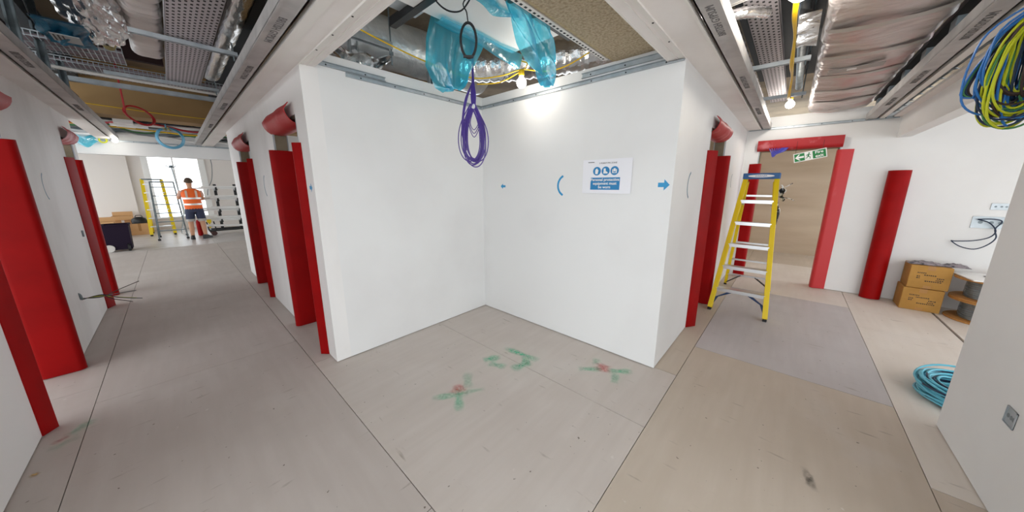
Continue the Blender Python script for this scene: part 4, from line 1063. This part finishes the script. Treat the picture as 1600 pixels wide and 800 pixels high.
# ------------------------------------------------------------------ LEFT VOID
duct_box('insulated_duct', 'pale foil-faced duct beside the perforated tray in the left corridor ceiling', 'y', -.04, .155, 2.4, 5.1, 2.86, 3.2, foil_pale, 60, amp=.02, bands=False)
perf_tray('wide perforated tray along the left corridor ceiling', 'y', .165, .455, 2.2, 6.1, 2.80)
duct_round('foil_duct', 'shiny foil pipe right of the wide perforated tray in the left ceiling', [(.56, 2.3, 2.97), (.56, 3.6, 2.95), (.555, 4.6, 2.93), (.55, 5.6, 2.92)], .088, foil_wrap, .03, 14, 12, 'foil ducts')
for y, z, w in ((4.1, 2.77, 'nearest'), (5.75, 2.77, 'middle')):
    strut('steel_channel', 'steel cross channel under the left ceiling tray, %s of three' % w, (-.04 if y < 5 else -.3, y, z), (.62, y, z), .041, .03, steel, GS, False)
    tag(MB().tube([(.59, y, z - .06), (.59, y, 3.3)], .006, 6).build('threaded_rod', steel_dk), 'threaded rod on the %s cross channel in the left ceiling' % w, 'rod', 'threaded rods in the left ceiling')
strut('steel_channel', 'steel cross channel under the left ceiling tray, farthest of three', (-.75, 6.55, 2.80), (.72, 6.55, 2.80), .06, .05, steel, GS, True)
tag(MB().tube([(-.66, 6.0, 2.79), (.72, 6.1, 2.79)], .018, 10).build('conduit', white_trim, smooth=True), 'straight pale conduit crossing the left corridor ceiling', 'conduit')
def basket_tray(label, x0, x1, y0, y1, z):
    e = thing('wire_basket_tray', label, 'cable tray', ((x0 + x1) / 2, y0, z), world=True); m = MB()
    n = int((x1 - x0) / .035)
    for k in range(n + 1):
        x = x0 + k * (x1 - x0) / n; m.bar((x, y0, z), (x, y1, z), .006, .006); m.bar((x, y0, z), (x, y0, z + .05), .006, .006)
    for y in (y0, (y0 + y1) / 2, y1): m.bar((x0, y, z + .006), (x1, y, z + .006), .007, .007)
    m.bar((x0, y0, z + .05), (x1, y0, z + .05), .008, .008); m.build('wires', steel, e)
    c = MB()
    for k in range(14):
        y = y0 + .02 + (y1 - y0 - .04) * k / 13; c.tube([(x0, y, z + .02), ((x0 + x1) / 2, y + random.uniform(-.02, .02), z + .025), (x1, y, z + .02)], .009, 5, smooth=3)
    c.build('laid_cables', M('mauve_grey_cable', '#9a8c92', .5) if 'mauve_grey_cable' not in MATS else MATS['mauve_grey_cable'], e, smooth=True)
basket_tray('wire basket tray of grey cables crossing the left corridor ceiling', -.8, .7, 6.0, 6.5, 2.86)
basket_tray('nearer wire basket tray under the blue bag in the left corridor ceiling', -.8, -.12, 5.15, 5.6, 2.84)
tag(MB().box(-.30, .16, 5.55, 5.60, 2.9, 3.28).build('maroon_dark_panel', M('dark_maroon', '#2a1212', .8)), 'dark maroon panel added to darken the left ceiling behind the pale duct', 'duct end')  # dark panel put in to deepen the void, shade given as colour
tag(MB().box(-.9, -.62, 2.6, 7.5, 3.0, 3.25).build('shade_trunking', M('dark_slate', '#2b3136', .7)), 'dark trunking added for shade along the left edge of the left corridor void', 'trunking')  # blackish bars, left and right, added to darken the void edges
tag(MB().box(.66, .74, 2.6, 7.5, 2.95, 3.25).build('shade_trunking', MATS['dark_slate']), 'dark trunking added for shade along the right edge of the left corridor void', 'trunking')
tag(MB().tube([(-.72, 3.0, 2.75), (-.66, 4.2, 2.72), (-.70, 5.6, 2.74), (-.68, 7.4, 2.74)], .03, 8, smooth=5).build('red_pipe', MATS['dark_maroon'], smooth=True), 'dark red pipe at the far left of the left corridor void', 'pipe')
# foil-wrapped bundle and blue bag
def lump(fn, nu=20, nv=16, t=0): return MB().sheet(fn, nu, nv, t)
def foil_lump(u, v):
    a = 2 * pi * u; t = v; w = .085 + .085 * sin(pi * min(1, t * .9 + .08)) ** .6 - .05 * max(0, t - .8) * 3
    w += .010 * sin(9 * a + 14 * t) + .008 * sin(17 * a - 23 * t) + .007 * sin(31 * t + 4 * a) + .005 * sin(41 * a + 9 * t)
    return (-.235 + .05 * t + w * cos(a) * 1.0, 3.75 + .95 * t, 2.99 - .16 * t + w * sin(a) * .85)
tag(lump(foil_lump, 72, 48).build('foil_bundle', foil_wrap, smooth=True), 'crumpled foil wrapped bundle hanging in the left corridor ceiling', 'foil bundle')
tag(lump(lambda u, v: (-.18 + .06 * cos(2 * pi * u) * (1 - .4 * v), 4.62 + .2 * v, 2.80 + .05 * sin(2 * pi * u) * (1 - .3 * v)), 14, 6).build('insulation_tuft', M('yellow_wool', '#8d7f4e', .95, bump=1, bscale=40), smooth=True), 'tuft of yellowish insulation below the foil bundle', 'insulation')
bb = thing('blue_bag', 'dark blue plastic bag with a pale label in the left corridor ceiling', 'plastic bag', (-.36, 4.3, 2.64), world=True)
lump(lambda u, v: (-.48 + .23 * u + .015 * sin(9 * v), 4.02 + .58 * v, 2.69 + .025 * sin(pi * u) * sin(pi * v) * sin(15 * u + 8 * v) - .05 * sin(pi * u) * sin(pi * v)), 24, 24).build('bag', film_dark, bb, smooth=True)
lump(lambda u, v: (-.48 + .23 * u, 4.02 + .58 * v, 2.70 + .03 * sin(pi * u) * sin(pi * v)), 8, 8).build('bag_back', M('bag_back_blue', '#0d3d5c', .4), bb, smooth=True)
MB().box(-.42, -.29, 4.12, 4.30, 2.632, 2.636).build('label_card', M('grey_card', '#9aa0a0', .7), bb)
for k in range(3): MB().box(-.41 + k * .02, -.402 + k * .02, 4.14, 4.28, 2.630, 2.632).build('printed_line', ink, bb)
MB().tube([(-.47, 4.04, 2.69), (-.5, 4.1, 3.0), (-.5, 4.1, 3.3)], .004, 5, smooth=4).build('hanging_string', black, bb)
# tan downstand beam and soffit details
tag(MB().box(-2.2, 2.2, 7.55, 7.95, 2.575, 3.3).build('downstand_beam', tan_board), 'tan boarded beam spanning the left corridor ceiling behind the red coil', 'beam')
tag(MB().tube([(-2, 7.53, 2.75), (-.4, 7.535, 2.68), (.2, 7.535, 2.66), (1.5, 7.53, 2.66)], .005, 5, smooth=5).build('yellow_cable', c_yellow, smooth=True), 'thin yellow cable along the tan beam in the left ceiling', 'cable')
rc = thing('red_cable_coil', 'red cable coil hanging below the tan beam in the left corridor', 'cable coil', (-.14, 7.2, 2.42), world=True)
m = MB()
for k in range(7):
    c = V((-.145, 7.2 + .006 * k, 2.555)); a0 = random.uniform(0, 1); rx = .135 + random.uniform(-.012, .012); rz = .125 + random.uniform(-.012, .012)
    m.tube([c + V((rx * cos(a), .05 * sin(a), rz * sin(a) - .06 * cos(a) * .8)) for a in [2 * pi * j / 32 for j in range(32)]], .006, 6, closed=True)
m.build('loops', red_cable, rc, smooth=True)
MB().tube([(-.258, 7.2, 3.3), (-.262, 7.2, 3.1), (-.265, 7.2, 2.8), (-.272, 7.2, 2.6)], .010, 7, smooth=4).build('lead', red_cable, rc, smooth=True)
bc = thing('blue_cable_ring', 'pale blue cable ring hanging before the far header', 'cable coil', (.14, 8.2, 2.2), world=True)
m = MB()
for k in range(5): m.tube([V((.13, 8.2 + .008 * k, 2.37)) + V(((.145 + .006 * k) * cos(a), 0, (.15 + .006 * k) * sin(a))) for a in [2 * pi * j / 32 for j in range(32)]], .009, 6, closed=True)
m.build('loops', blue_cable, bc, smooth=True)
MB().tube([(.10, 8.2, 2.53), (.11, 8.21, 2.8), (.11, 8.22, 3.3)], .008, 6, smooth=4).build('lead', blue_cable, bc, smooth=True)
lump(lambda u, v: (.06 + .09 * u + .02 * sin(9 * v), 8.18 + .08 * v, 2.5 + .05 * sin(pi * u) * sin(pi * v) + .02 * sin(12 * u)), 8, 8).build('pale_tangle', M('pale_tangle', '#bdb587', .8), bc, smooth=True)
# services beyond the beam
for k, (y, z, r, m_, s) in enumerate(((8.3, 2.75, .05, foil, 'foil pipe'), (8.7, 2.62, .03, white_pl, 'white pipe'), (9.1, 2.6, .035, steel, 'steel pipe'), (9.4, 2.7, .06, foil_wrap, 'silver pipe'))):
    tag(MB().tube([(-1.6, y, z), (0, y + .05, z), (1.6, y, z + .02)], r, 10, smooth=6).build('service_pipe', m_, smooth=True), '%s crossing beyond the tan beam at the left corridor\'s far ceiling' % s, 'pipe', 'pipes beyond the tan beam')
rnd8 = random.Random(8)
for k, (m_, s, r, y, z) in enumerate(((black, 'black', .022, 8.05, 2.60), (c_brown, 'brown', .018, 8.15, 2.68), (red_cable, 'red', .016, 8.45, 2.56), (dark_cable, 'navy', .02, 8.9, 2.66), (grey_cable, 'grey', .024, 9.25, 2.55), (c_yellow, 'yellow', .012, 8.6, 2.52), (white_pl, 'white', .02, 9.5, 2.52), (c_green, 'green', .012, 9.0, 2.54), (steel_dk, 'lead-coloured', .035, 9.7, 2.58))):
    tag(MB().tube([(-1.3 + .7 * j / 2, y + rnd8.uniform(-.12, .12), z + rnd8.uniform(-.05, .06)) for j in range(8)], r, 7, smooth=5).build('service_cable', m_, smooth=True), '%s cable strung across the ceiling between tan beam and far header' % s, 'cable', 'cables beyond the tan beam')
tag(MB().box(-1.5, 1.5, 9.2, 9.6, 2.85, 3.295).build('dark_duct', MATS['dark_slate']), 'dark duct high before the far header', 'duct')
tag(MB().box(-1.5, 1.5, 8.3, 8.45, 2.9, 3.295).build('dark_duct', MATS['dark_maroon']), 'dark maroon duct high behind the tan beam', 'duct')
tag(MB().box(-.45, -.25, 8.0, 8.6, 2.52, 2.62).box(-.5, -.1, 8.2, 8.3, 2.5, 2.53).build('junction_box', white_pl), 'white junction box left of the red coil', 'junction box')
tag(MB().box(-.2, .9, 8.5, 8.56, 2.68, 2.76).box(.0, .012, 8.52, 8.53, 2.76, 3.3).box(.7, .712, 8.52, 8.53, 2.76, 3.3).build('red_pipe_band', M('red_pipe', '#8e1a1e', .5)), 'dark red bar behind the pale blue cable ring', 'pipe')
lamp('small bare work lamp by the far header in the left corridor', -.57, 9.62, 2.39, .45, .04)
tag(MB().sheet(lambda u, v: (-1.10 + .30 * u + .03 * sin(7 * v), 9.88 - .05 * sin(pi * u), 2.46 - .19 * v * (.5 + .5 * sin(pi * u)) + .02 * sin(9 * u)), 14, 8).build('blue_polythene', film_blue, smooth=True), 'scrap of bright blue polythene hung at the far left header', 'plastic film')
tag(MB().tube([V((-.73, 9.88, 2.405)) + V((.045 * cos(a), 0, .045 * sin(a))) for a in [2 * pi * j / 20 for j in range(20)]], .014, 8, closed=True).build('tape_roll', c_yg, smooth=True), 'yellow tape ring beside the blue polythene scrap', 'tape roll')
# side uprights left of the slot, seen along the left channel
for k, y in enumerate((3.6, 4.4, 5.2, 6.0)):
    strut('steel_hanger', 'steel hanger above the left channel, number %s along the corridor' % ('one', 'two', 'three', 'four')[k], (-.60, y, 2.51), (-.60, y + .12, 3.28), .05, .03, steel_dk, GS, False, 'steel hanger')
for k, y in enumerate((3.0, 3.8, 4.6, 5.6)):
    strut('steel_hanger', 'steel hanger above the right channel of the left corridor, number %s' % ('one', 'two', 'three', 'four')[k], (.60, y, 2.51), (.74, y + .1, 2.94), .05, .03, steel_dk, GS, False, 'steel hanger')
tag(MB().lathe([(0, 0), (.03, .004), (.04, .03), (.03, .06), (.012, .065)], 14, Matrix.Translation((.52, 2.02, 2.56))).tube([(.53, 2.03, 2.56), (.55, 2.1, 2.52), (.55, 2.12, 2.46)], .008, 6, smooth=4).build('orange_sounder', M('orange_plastic', '#e2641a', .4), smooth=True), 'orange round device with red lead at the top of the left corridor', 'alarm device')

# ------------------------------------------------------------------ FAR ROOM
# purple-black wheeled bin
bn = thing('wheeled_bin', 'dark purple wheeled bin at the end of the left corridor', 'bin', (-1.04, 12.0, 0))
m = MB(); w, d, h = .19, .2, .64
m.add([(-w, -d, .04), (w, -d, .04), (w, d, .04), (-w, d, .04), (-w - .02, -d - .03, h), (w + .02, -d - .03, h), (w + .02, d + .03, h), (-w - .02, d + .03, h),
       (-w + .01, -d, h), (w - .01, -d, h), (w - .01, d, h), (-w + .01, d, h), (-w + .02, -d + .02, .08), (w - .02, -d + .02, .08), (w - .02, d - .02, .08), (-w + .02, d - .02, .08)],
      [(3, 2, 1, 0), (0, 1, 5, 4), (1, 2, 6, 5), (2, 3, 7, 6), (3, 0, 4, 7), (4, 5, 9, 8), (5, 6, 10, 9), (6, 7, 11, 10), (7, 4, 8, 11), (8, 9, 13, 12), (9, 10, 14, 13), (10, 11, 15, 14), (11, 8, 12, 15), (12, 13, 14, 15)])
binm = M('dark_purple_plastic', '#1a0c22', .7, spec=.2); m.build('tub', binm, bn)
MB().box(-w - .03, w + .03, -d - .045, -d - .02, h - .03, h + .01, b=.004).box(-w - .03, w + .03, d + .02, d + .045, h - .03, h + .01, b=.004).box(-w - .03, -w - .01, -d, d, h - .03, h + .01).box(w + .01, w + .03, -d, d, h - .03, h + .01).build('rim', binm, bn)
for sx in (-.15, .15):
    m = MB().lathe([(.03, -.02), (.085, -.02), (.085, .02), (.03, .02)], 20, Matrix.Translation((sx, -d - .02, .087)) @ Matrix.Rotation(pi / 2, 4, 'X' if sx < 0 else 'Y')); 
    wl = m.build('wheel', M('wheel_grey', '#c9c4be', .5) if sx < 0 else black, bn, smooth=True)
def far_box(label, x0, x1, y0, y1, z1, mat, flaps=0):
    e = thing('cardboard_box', label, 'box', ((x0 + x1) / 2, (y0 + y1) / 2, 0), group='boxes under the far window wall', world=True)
    m = MB(); t = .01
    m.box(x0, x1, y0, y1, 0.001, .02); m.box(x0, x1, y0, y0 + t, 0.02, z1); m.box(x0, x1, y1 - t, y1, .02, z1); m.box(x0, x0 + t, y0 + t, y1 - t, .02, z1); m.box(x1 - t, x1, y0 + t, y1 - t, .02, z1); m.build('carton', mat, e)
    if flaps:
        MB().add([(x0, y0, z1), (x1, y0, z1), (x1 + .02, y0 - .07, z1 - .12), (x0 + .02, y0 - .07, z1 - .12), (x0, y0 - .008, z1), (x1, y0 - .008, z1), (x1 + .02, y0 - .078, z1 - .12), (x0 + .02, y0 - .078, z1 - .12)], [(0, 1, 2, 3), (7, 6, 5, 4), (3, 2, 6, 7)]).build('flap', mat, e)
        MB().add([(x0, y1, z1), (x1, y1, z1), (x1, y1 + .03, z1 + .12), (x0, y1 + .03, z1 + .12), (x0, y1 + .01, z1), (x1, y1 + .01, z1), (x1, y1 + .04, z1 + .12), (x0, y1 + .04, z1 + .12)], [(0, 1, 2, 3), (7, 6, 5, 4), (3, 2, 6, 7), (0, 3, 7, 4), (1, 5, 6, 2)]).build('flap', card_pale, e)
    MB().box((x0 + x1) / 2 - .03, (x0 + x1) / 2 + .03, y0 - .0012, y0, z1 * .35, z1).build('tape_strip', white_pl if flaps else MATS['buff_tape'], e)
far_box('tall pale cardboard box with open flaps behind the dark bin', -1.40, -.98, 15.75, 16.15, .60, card_pale, 1)
far_box('low brown cardboard box right of the dark bin, bag on top', -1.06, -.66, 15.4, 15.72, .36, card_pale, 0)
far_box('lower open cardboard box at the left, behind the dark bin', -1.70, -1.30, 14.9, 15.25, .50, card_pale, 1)
bgm = MB().loft([(-.84, 15.56, .361, .17, .12), (-.84, 15.56, .44, .18, .13), (-.84, 15.56, .52, .15, .10), (-.84, 15.56, .565, .07, .05)], 18)
bo = tag(bgm.build('holdall', black, smooth=True), 'black rounded bag on the low cardboard box', 'bag')
MB().tube([(-.08, 0, .19), (-.05, 0, .25), (.05, 0, .25), (.08, 0, .19)], .01, 6, smooth=4).build('handle', black, bo, smooth=True)

def aframe(name, label, x0, x1, yf, yb, H_, steps, mf, mr, lean=0.0, fw=.03, cap=None):
    e = thing(name, label, 'ladder', ((x0 + x1) / 2, (yf + yb) / 2, 0), world=True); ym = (yf + yb) / 2; tw = .16 * (x1 - x0)
    for s, x in ((1, x0), (-1, x1)):
        MB().bar((x, yf, .03), (x + s * tw * .6, ym - .04, H_), fw, .06, (0, -1, .3)).build('front_rail', mf, e)
        MB().bar((x, yb, .03), (x + s * tw * .6, ym + .04, H_), fw, .05, (0, 1, .3)).build('rear_rail', mr, e)
        for y in (yf, yb): MB().box(x - .03, x + .03, y - .04, y + .04, .001, .05, b=.005).build('rubber_foot', black, e)
    for k in range(1, steps + 1):
        t = k / (steps + .6); z = .03 + (H_ - .03) * t; y = yf + (ym - .04 - yf) * t; o = tw * .6 * t
        MB().box(x0 + o, x1 - o, y - .05, y + .04, z - .012, z + .012).build('step', steel_dk if mf is steel_dk else alu, e)
    MB().box(x0 + tw * .5, x1 - tw * .5, ym - .08, ym + .08, H_ - .02, H_ + .02, b=.004).build('top_cap', cap or steel_dk, e)
    return e
aframe('stepladder', 'grey metal stepladder beside the worker in the far room', -.44, .13, 13.3, 14.2, 1.66, 6, steel_dk, steel_dk)
aframe('stepladder', 'yellow stepladder in front of the bright far window', -.62, -.12, 14.7, 15.6, 1.75, 6, yellow, yellow, fw=.075)
# working light on a stand by the window
sl = thing('tripod_stand', 'slim work-light stand rising before the far window', 'stand', (.2, 15.2, 0), world=True)
MB().tube([(.2, 15.2, .6), (.12, 15.2, 2.15)], .018, 8).build('pole', steel, sl, smooth=True)
for a in (0, 2.1, 4.2): MB().tube([(.2, 15.2, .75), (.2 + .35 * cos(a), 15.2 + .35 * sin(a), .012)], .012, 6).build('leg', steel, sl)
MB().tube([V((.11, 15.2, 2.22)) + V((.11 * cos(a), 0, .09 * sin(a))) for a in [pi + pi * j / 12 for j in range(13)]], .012, 6).build('yoke', steel, sl, smooth=True)
MB().lathe([(.02, 0), (.05, .02), (.05, .08), (.02, .09)], 12, Matrix.Translation((.115, 15.2, 2.12))).build('head', steel_dk, sl, smooth=True)

# worker (seen from behind, hands at the ladder)
PX, PY = .37, 12.95
pw = thing('person', 'worker in an orange reflective vest and dark shorts, seen from behind', 'person', (PX, PY, 0))
skin = M('skin', '#c08d6e', .6); vest = M('orange_hi_vis', '#e8641c', .7); refl = M('reflective_silver', '#d9d5cf', .35, .3); shorts = M('navy_shorts', '#2d3148', .8); hairm = M('brown_hair', '#4a3a2c', .8); boot = M('black_shoe', '#1b1a1c', .6)
pm = bpy.data.meshes.new('body')
J = {'pelvis': (0, 0, .93, .13, .10), 'spine': (0, .01, 1.10, .125, .095), 'chest': (0, .02, 1.30, .15, .105), 'neckb': (0, .02, 1.44, .075, .065), 'neck': (0.0, .03, 1.52, .05, .05), 'headl': (.0, .045, 1.59, .07, .082), 'head': (0, .05, 1.67, .078, .092), 'headt': (0, .045, 1.755, .045, .055),
     'shl': (-.165, .02, 1.405, .062, .06), 'ell': (-.27, .14, 1.19, .043, .043), 'wrl': (-.25, .36, 1.28, .028, .03), 'hal': (-.235, .42, 1.30, .034, .022),
     'shr': (.165, .02, 1.405, .062, .06), 'elr': (.23, .13, 1.16, .043, .043), 'wrr': (.13, .34, 1.17, .028, .03), 'har': (.10, .40, 1.18, .034, .022),
     'hil': (-.09, 0, .86, .095, .10), 'knl': (-.125, .01, .48, .058, .062), 'cal': (-.13, -.01, .34, .058, .06), 'anl': (-.14, -.01, .09, .036, .042), 'tol': (-.15, .12, .04, .035, .028),
     'hir': (.09, 0, .86, .095, .10), 'knr': (.12, .0, .48, .058, .062), 'car': (.125, -.02, .34, .058, .06), 'anr': (.13, -.03, .09, .036, .042), 'tor': (.20, .08, .04, .035, .028)}
E_ = [('pelvis', 'spine'), ('spine', 'chest'), ('chest', 'neckb'), ('neckb', 'neck'), ('neck', 'headl'), ('headl', 'head'), ('head', 'headt'), ('chest', 'shl'), ('shl', 'ell'), ('ell', 'wrl'), ('wrl', 'hal'), ('chest', 'shr'), ('shr', 'elr'), ('elr', 'wrr'), ('wrr', 'har'),
      ('pelvis', 'hil'), ('hil', 'knl'), ('knl', 'cal'), ('cal', 'anl'), ('anl', 'tol'), ('pelvis', 'hir'), ('hir', 'knr'), ('knr', 'car'), ('car', 'anr'), ('anr', 'tor')]
names = list(J)
vs = [J[k][:3] for k in names]; es = [(names.index(a), names.index(b)) for a, b in E_]; rad = [J[k][3:] for k in names]
# five fingers on each hand, curled forward
for hnd, s in (('hal', -1), ('har', 1)):
    hx, hy, hz = J[hnd][:3]; root = names.index(hnd)
    for k, (dx, ln) in enumerate(((-.022, .05), (-.008, .058), (.007, .054), (.021, .042))):
        a = len(vs); vs += [(hx + dx, hy + .035, hz + .005), (hx + dx, hy + .035 + ln * .6, hz - .005), (hx + dx, hy + .02 + ln, hz - .03)]; rad += [(.009, .009)] * 3
        es += [(root, a), (a, a + 1), (a + 1, a + 2)]
    a = len(vs); vs += [(hx - s * .035, hy + .0, hz + .005), (hx - s * .05, hy + .03, hz - .004)]; rad += [(.011, .011), (.009, .009)]; es += [(root, a), (a, a + 1)]
pm.from_pydata(vs, es, []); pm.materials.append(skin)
po = bpy.data.objects.new('body', pm); COL.objects.link(po); po.parent = pw
sk = po.modifiers.new('skin', 'SKIN'); sk.use_smooth_shade = True
for i, r in enumerate(rad): pm.skin_vertices[0].data[i].radius = r
pm.skin_vertices[0].data[0].use_root = True
sb = po.modifiers.new('sub', 'SUBSURF'); sb.levels = 1; sb.render_levels = 2
vt = MB().loft([(0, .0, .84, .185, .135), (0, .0, .95, .19, .14), (0, .005, 1.10, .185, .135), (0, .015, 1.25, .2, .135), (0, .02, 1.36, .215, .125), (0, .02, 1.425, .185, .105), (0, .02, 1.47, .09, .08)], 20).build('vest', vest, pw, smooth=True)
for z0, z1 in ((1.0, 1.05), (1.17, 1.22)):
    r0 = .197 if z0 < 1.1 else .199; MB().loft([(0, .005, z0, r0, .145), (0, .008, z1, r0, .146)], 20, cap=False).build('reflective_band', refl, vt, smooth=True)
for sx in (-.10, .10): MB().sheet(lambda u, v: (sx + (v - .5) * .045, -.118 - .012 * sin(pi * u) + .03 * max(0, u - .75) * 4 * .4, 1.22 + .2 * u), 8, 2, .004).build('shoulder_band', M('faded_band', '#c9b6a6', .5) if 'faded_band' not in MATS else MATS['faded_band'], vt)
MB().loft([(-.165, .02, 1.42, .07, .07), (-.20, .05, 1.34, .07, .065), (-.235, .09, 1.26, .06, .058)], 12).build('sleeve', M('pink_grey_sleeve', '#c9a08e', .8), pw, smooth=True)
MB().loft([(.165, .02, 1.42, .07, .07), (.19, .05, 1.33, .07, .065), (.21, .09, 1.25, .06, .058)], 12).build('sleeve', MATS['pink_grey_sleeve'], pw, smooth=True)
sh = MB()
sh.loft([(0, 0, .99, .165, .125), (0, 0, .88, .19, .14), (0, 0, .80, .195, .135)], 18)
for s in (-1, 1): sh.loft([(s * .092, 0, .83, .105, .12), (s * .105, 0, .70, .10, .11), (s * .118, .0, .585, .092, .098)], 14)
sh.build('shorts', shorts, pw, smooth=True)
for s in (-1, 1): MB().loft([(s * .118, 0, .53, .095, .10), (s * .117, 0, .60, .097, .103)], 14, cap=False).build('pale_hem', M('pale_hem', '#a9a59f', .8) if 'pale_hem' not in MATS else MATS['pale_hem'], pw, smooth=True)
for s, ax, ay, tx, ty in ((-1, -.14, -.01, -.15, .12), (1, .13, -.03, .24, .08)):
    m = MB(); d = V((tx - ax, ty - ay, 0)).normalized(); q = V((-d.y, d.x, 0))
    def ringp(t, w, z0, z1): c = V((ax, ay, 0)) + d * t; return [c + q * w + V((0, 0, z0)), c - q * w + V((0, 0, z0)), c - q * w * .8 + V((0, 0, z1)), c + q * w * .8 + V((0, 0, z1))]
    rs = [ringp(-.075, .03, .002, .10), ringp(-.05, .042, .002, .125), ringp(.03, .044, .002, .12), ringp(.1, .05, .002, .075), ringp(.17, .042, .002, .055), ringp(.2, .02, .004, .035)]
    v_ = [p for r in rs for p in r]; f_ = [(i * 4 + j, i * 4 + (j + 1) % 4, (i + 1) * 4 + (j + 1) % 4, (i + 1) * 4 + j) for i in range(5) for j in range(4)] + [(3, 2, 1, 0), (20, 21, 22, 23)]
    m.add(v_, f_).build('shoe', boot, pw, smooth=True)
hm = MB()
hm.sheet(lambda u, v: (.084 * cos(2 * pi * u) * sin(v * 1.75), .045 + .098 * sin(2 * pi * u) * sin(v * 1.75) * (1 if sin(2 * pi * u) < 0 else .8), 1.675 + .105 * cos(v * 1.75) - .03 * max(0, -sin(2 * pi * u)) * v), 18, 8, .006)
hm.build('hair', hairm, pw, smooth=True)
for s in (-1, 1): MB().loft([(s * .083, .045, 1.635, .008, .016), (s * .088, .045, 1.66, .011, .022), (s * .085, .045, 1.69, .007, .016)], 8).build('ear', skin, pw, smooth=True)
MB().loft([(0, .135, 1.625, .014, .012), (0, .148, 1.64, .016, .014), (0, .138, 1.68, .008, .008)], 8).build('nose', skin, pw, smooth=True)
MB().box(-.025, .025, .128, .134, 1.60, 1.607).build('mouth', M('lip', '#8f4f45', .6), pw)
for s in (-1, 1): MB().loft([(s * .032, .130, 1.668, .009, .006), (s * .032, .132, 1.675, .011, .007), (s * .032, .130, 1.682, .008, .006)], 8).build('eye', white_pl, pw)
# red extinguisher-like cylinder behind the legs
ex = thing('red_cylinder', 'small red cylinder standing between the worker\'s legs', 'fire extinguisher', (.44, 13.75, 0))
MB().lathe([(.05, .001), (.075, .01), (.075, .42), (.06, .48), (.025, .52), (.025, .56)], 16).build('body', red, ex, smooth=True)
MB().box(-.02, .08, -.012, .012, .56, .585).build('lever', black, ex)
MB().tube([(.03, 0, .54), (.09, 0, .5), (.10, 0, .3), (.095, 0, .12)], .011, 6, smooth=5).build('hose', black, ex, smooth=True)
tag(MB().box(.60, .70, 13.35, 13.45, .42, .52, b=.01).box(.63, .67, 13.38, 13.42, .25, .42).build('yellow_tool', yellow), 'small yellow tool right of the worker\'s knee', 'tool')

# trolley rack with white lengths
tr_ = thing('trolley_rack', 'black cantilever trolley rack loaded with white lengths', 'trolley', (1.25, 13.6, 0), world=True)
MB().bar((.62, 13.45, .16), (2.2, 13.45, .16), .06, .05).bar((.62, 13.95, .16), (2.2, 13.95, .16), .06, .05).bar((.65, 13.45, .16), (.65, 13.95, .16), .06, .05).bar((2.1, 13.45, .16), (2.1, 13.95, .16), .06, .05).build('base_frame', black, tr_)
for x in (.95, 1.42, 1.95): MB().bar((x, 13.72, .16), (x, 13.72, 1.6), .07, .05).build('post', black, tr_)
for z in (.42, .74, 1.08, 1.42):
    for x in (.95, 1.42, 1.95): MB().bar((x, 13.38, z + .02), (x, 13.72, z), .06, .05).bar((x, 13.38, z + .01), (x, 13.38, z + .09), .04, .03, (0, 1, 0)).build('arm', black, tr_)
for x, y in ((.72, 13.45), (.72, 13.95), (2.05, 13.45), (2.05, 13.95)):
    wm = MB().lathe([(.02, -.022), (.065, -.022), (.072, -.012), (.072, .012), (.065, .022), (.02, .022)], 18, Matrix.Translation((x, y, .0735)) @ Matrix.Rotation(pi / 2, 4, 'X')); wm.build('castor', M('castor_brown', '#4a2a26', .5) if 'castor_brown' not in MATS else MATS['castor_brown'], tr_, smooth=True)
for x in (.62, .78): MB().bar((x, 13.42, .16), (x - .03, 13.42, .45), .03, .03).build('stanchion', black, tr_)
lengthm = M('white_length_plastic', '#ececea', .45)
for z, n, nm in ((.445, 12, 'lowest arms'), (.765, 10, 'second arms'), (1.105, 10, 'third arms'), (1.445, 8, 'top arms')):
    for k in range(n):
        y = 13.425 + .235 * ((k % 4) + .5) / 4; zz = z + .026 + (k // 4) * .046; a = random.uniform(-.012, .012); x0 = random.uniform(.38, .95); x1 = random.uniform(1.9, 2.3)
        o = MB().bar((x0, y - a, zz + random.uniform(-.0, .02)), (x1, y + a, zz), .052, .04, bev=.004).build('white_length', lengthm)
        tag(o, 'white length resting on the %s of the trolley rack' % nm, 'white length', 'white lengths on the trolley %s' % nm)
for k in range(9):
    y = 13.30 + .045 * (k % 5)
    o = MB().bar((.58 + .06 * (k % 3), y - .12, .36 - .03 * (k // 5)), (1.9, y + .02, .225 + .05 * (k // 5)), .04, .03, bev=.004).build('white_length', lengthm); tag(o, 'white length sloping across the bottom of the trolley rack', 'white length', 'white lengths on the trolley base')
tag(MB().tube([(1.16, 16.4, 3.3), (1.16, 16.4, 2.7), (1.17, 16.4, 2.3), (1.10, 16.4, 1.8), (.95, 16.4, 1.45), (.9, 16.4, 1.2)], .012, 6, smooth=6).build('hanging_cable', grey_cable, smooth=True), 'grey cable hanging right of the far window', 'cable')
hk = MB()
for k in range(5): hk.tube([V((1.16, 10.5 + .01 * k, 1.93)) + V((.03 * cos(a), 0, .16 * sin(a))) for a in [2 * pi * j / 20 for j in range(20)]], .008, 5, closed=True)
hk.tube([(1.16, 10.52, 2.09), (1.16, 10.52, 3.3)], .008, 5)
tag(hk.build('dark_cable_hank', black, smooth=True), 'dark cable hank hanging above the trolley rack', 'cable coil')
# cables in the room behind the nearest left door
rk = MB()
for k in range(6): rk.tube([(-1.6 - .02 * k, 4.6 + .05 * k, 1.5), (-1.62, 4.7 + .04 * k, .9), (-1.6, 4.6 - .05 * k, .55), (-1.58, 4.75 + .03 * k, .35)], .008, 5, smooth=5)
tag(rk.build('room_cables', black, smooth=True), 'loose black cables in the room behind the nearest left guards', 'cables')
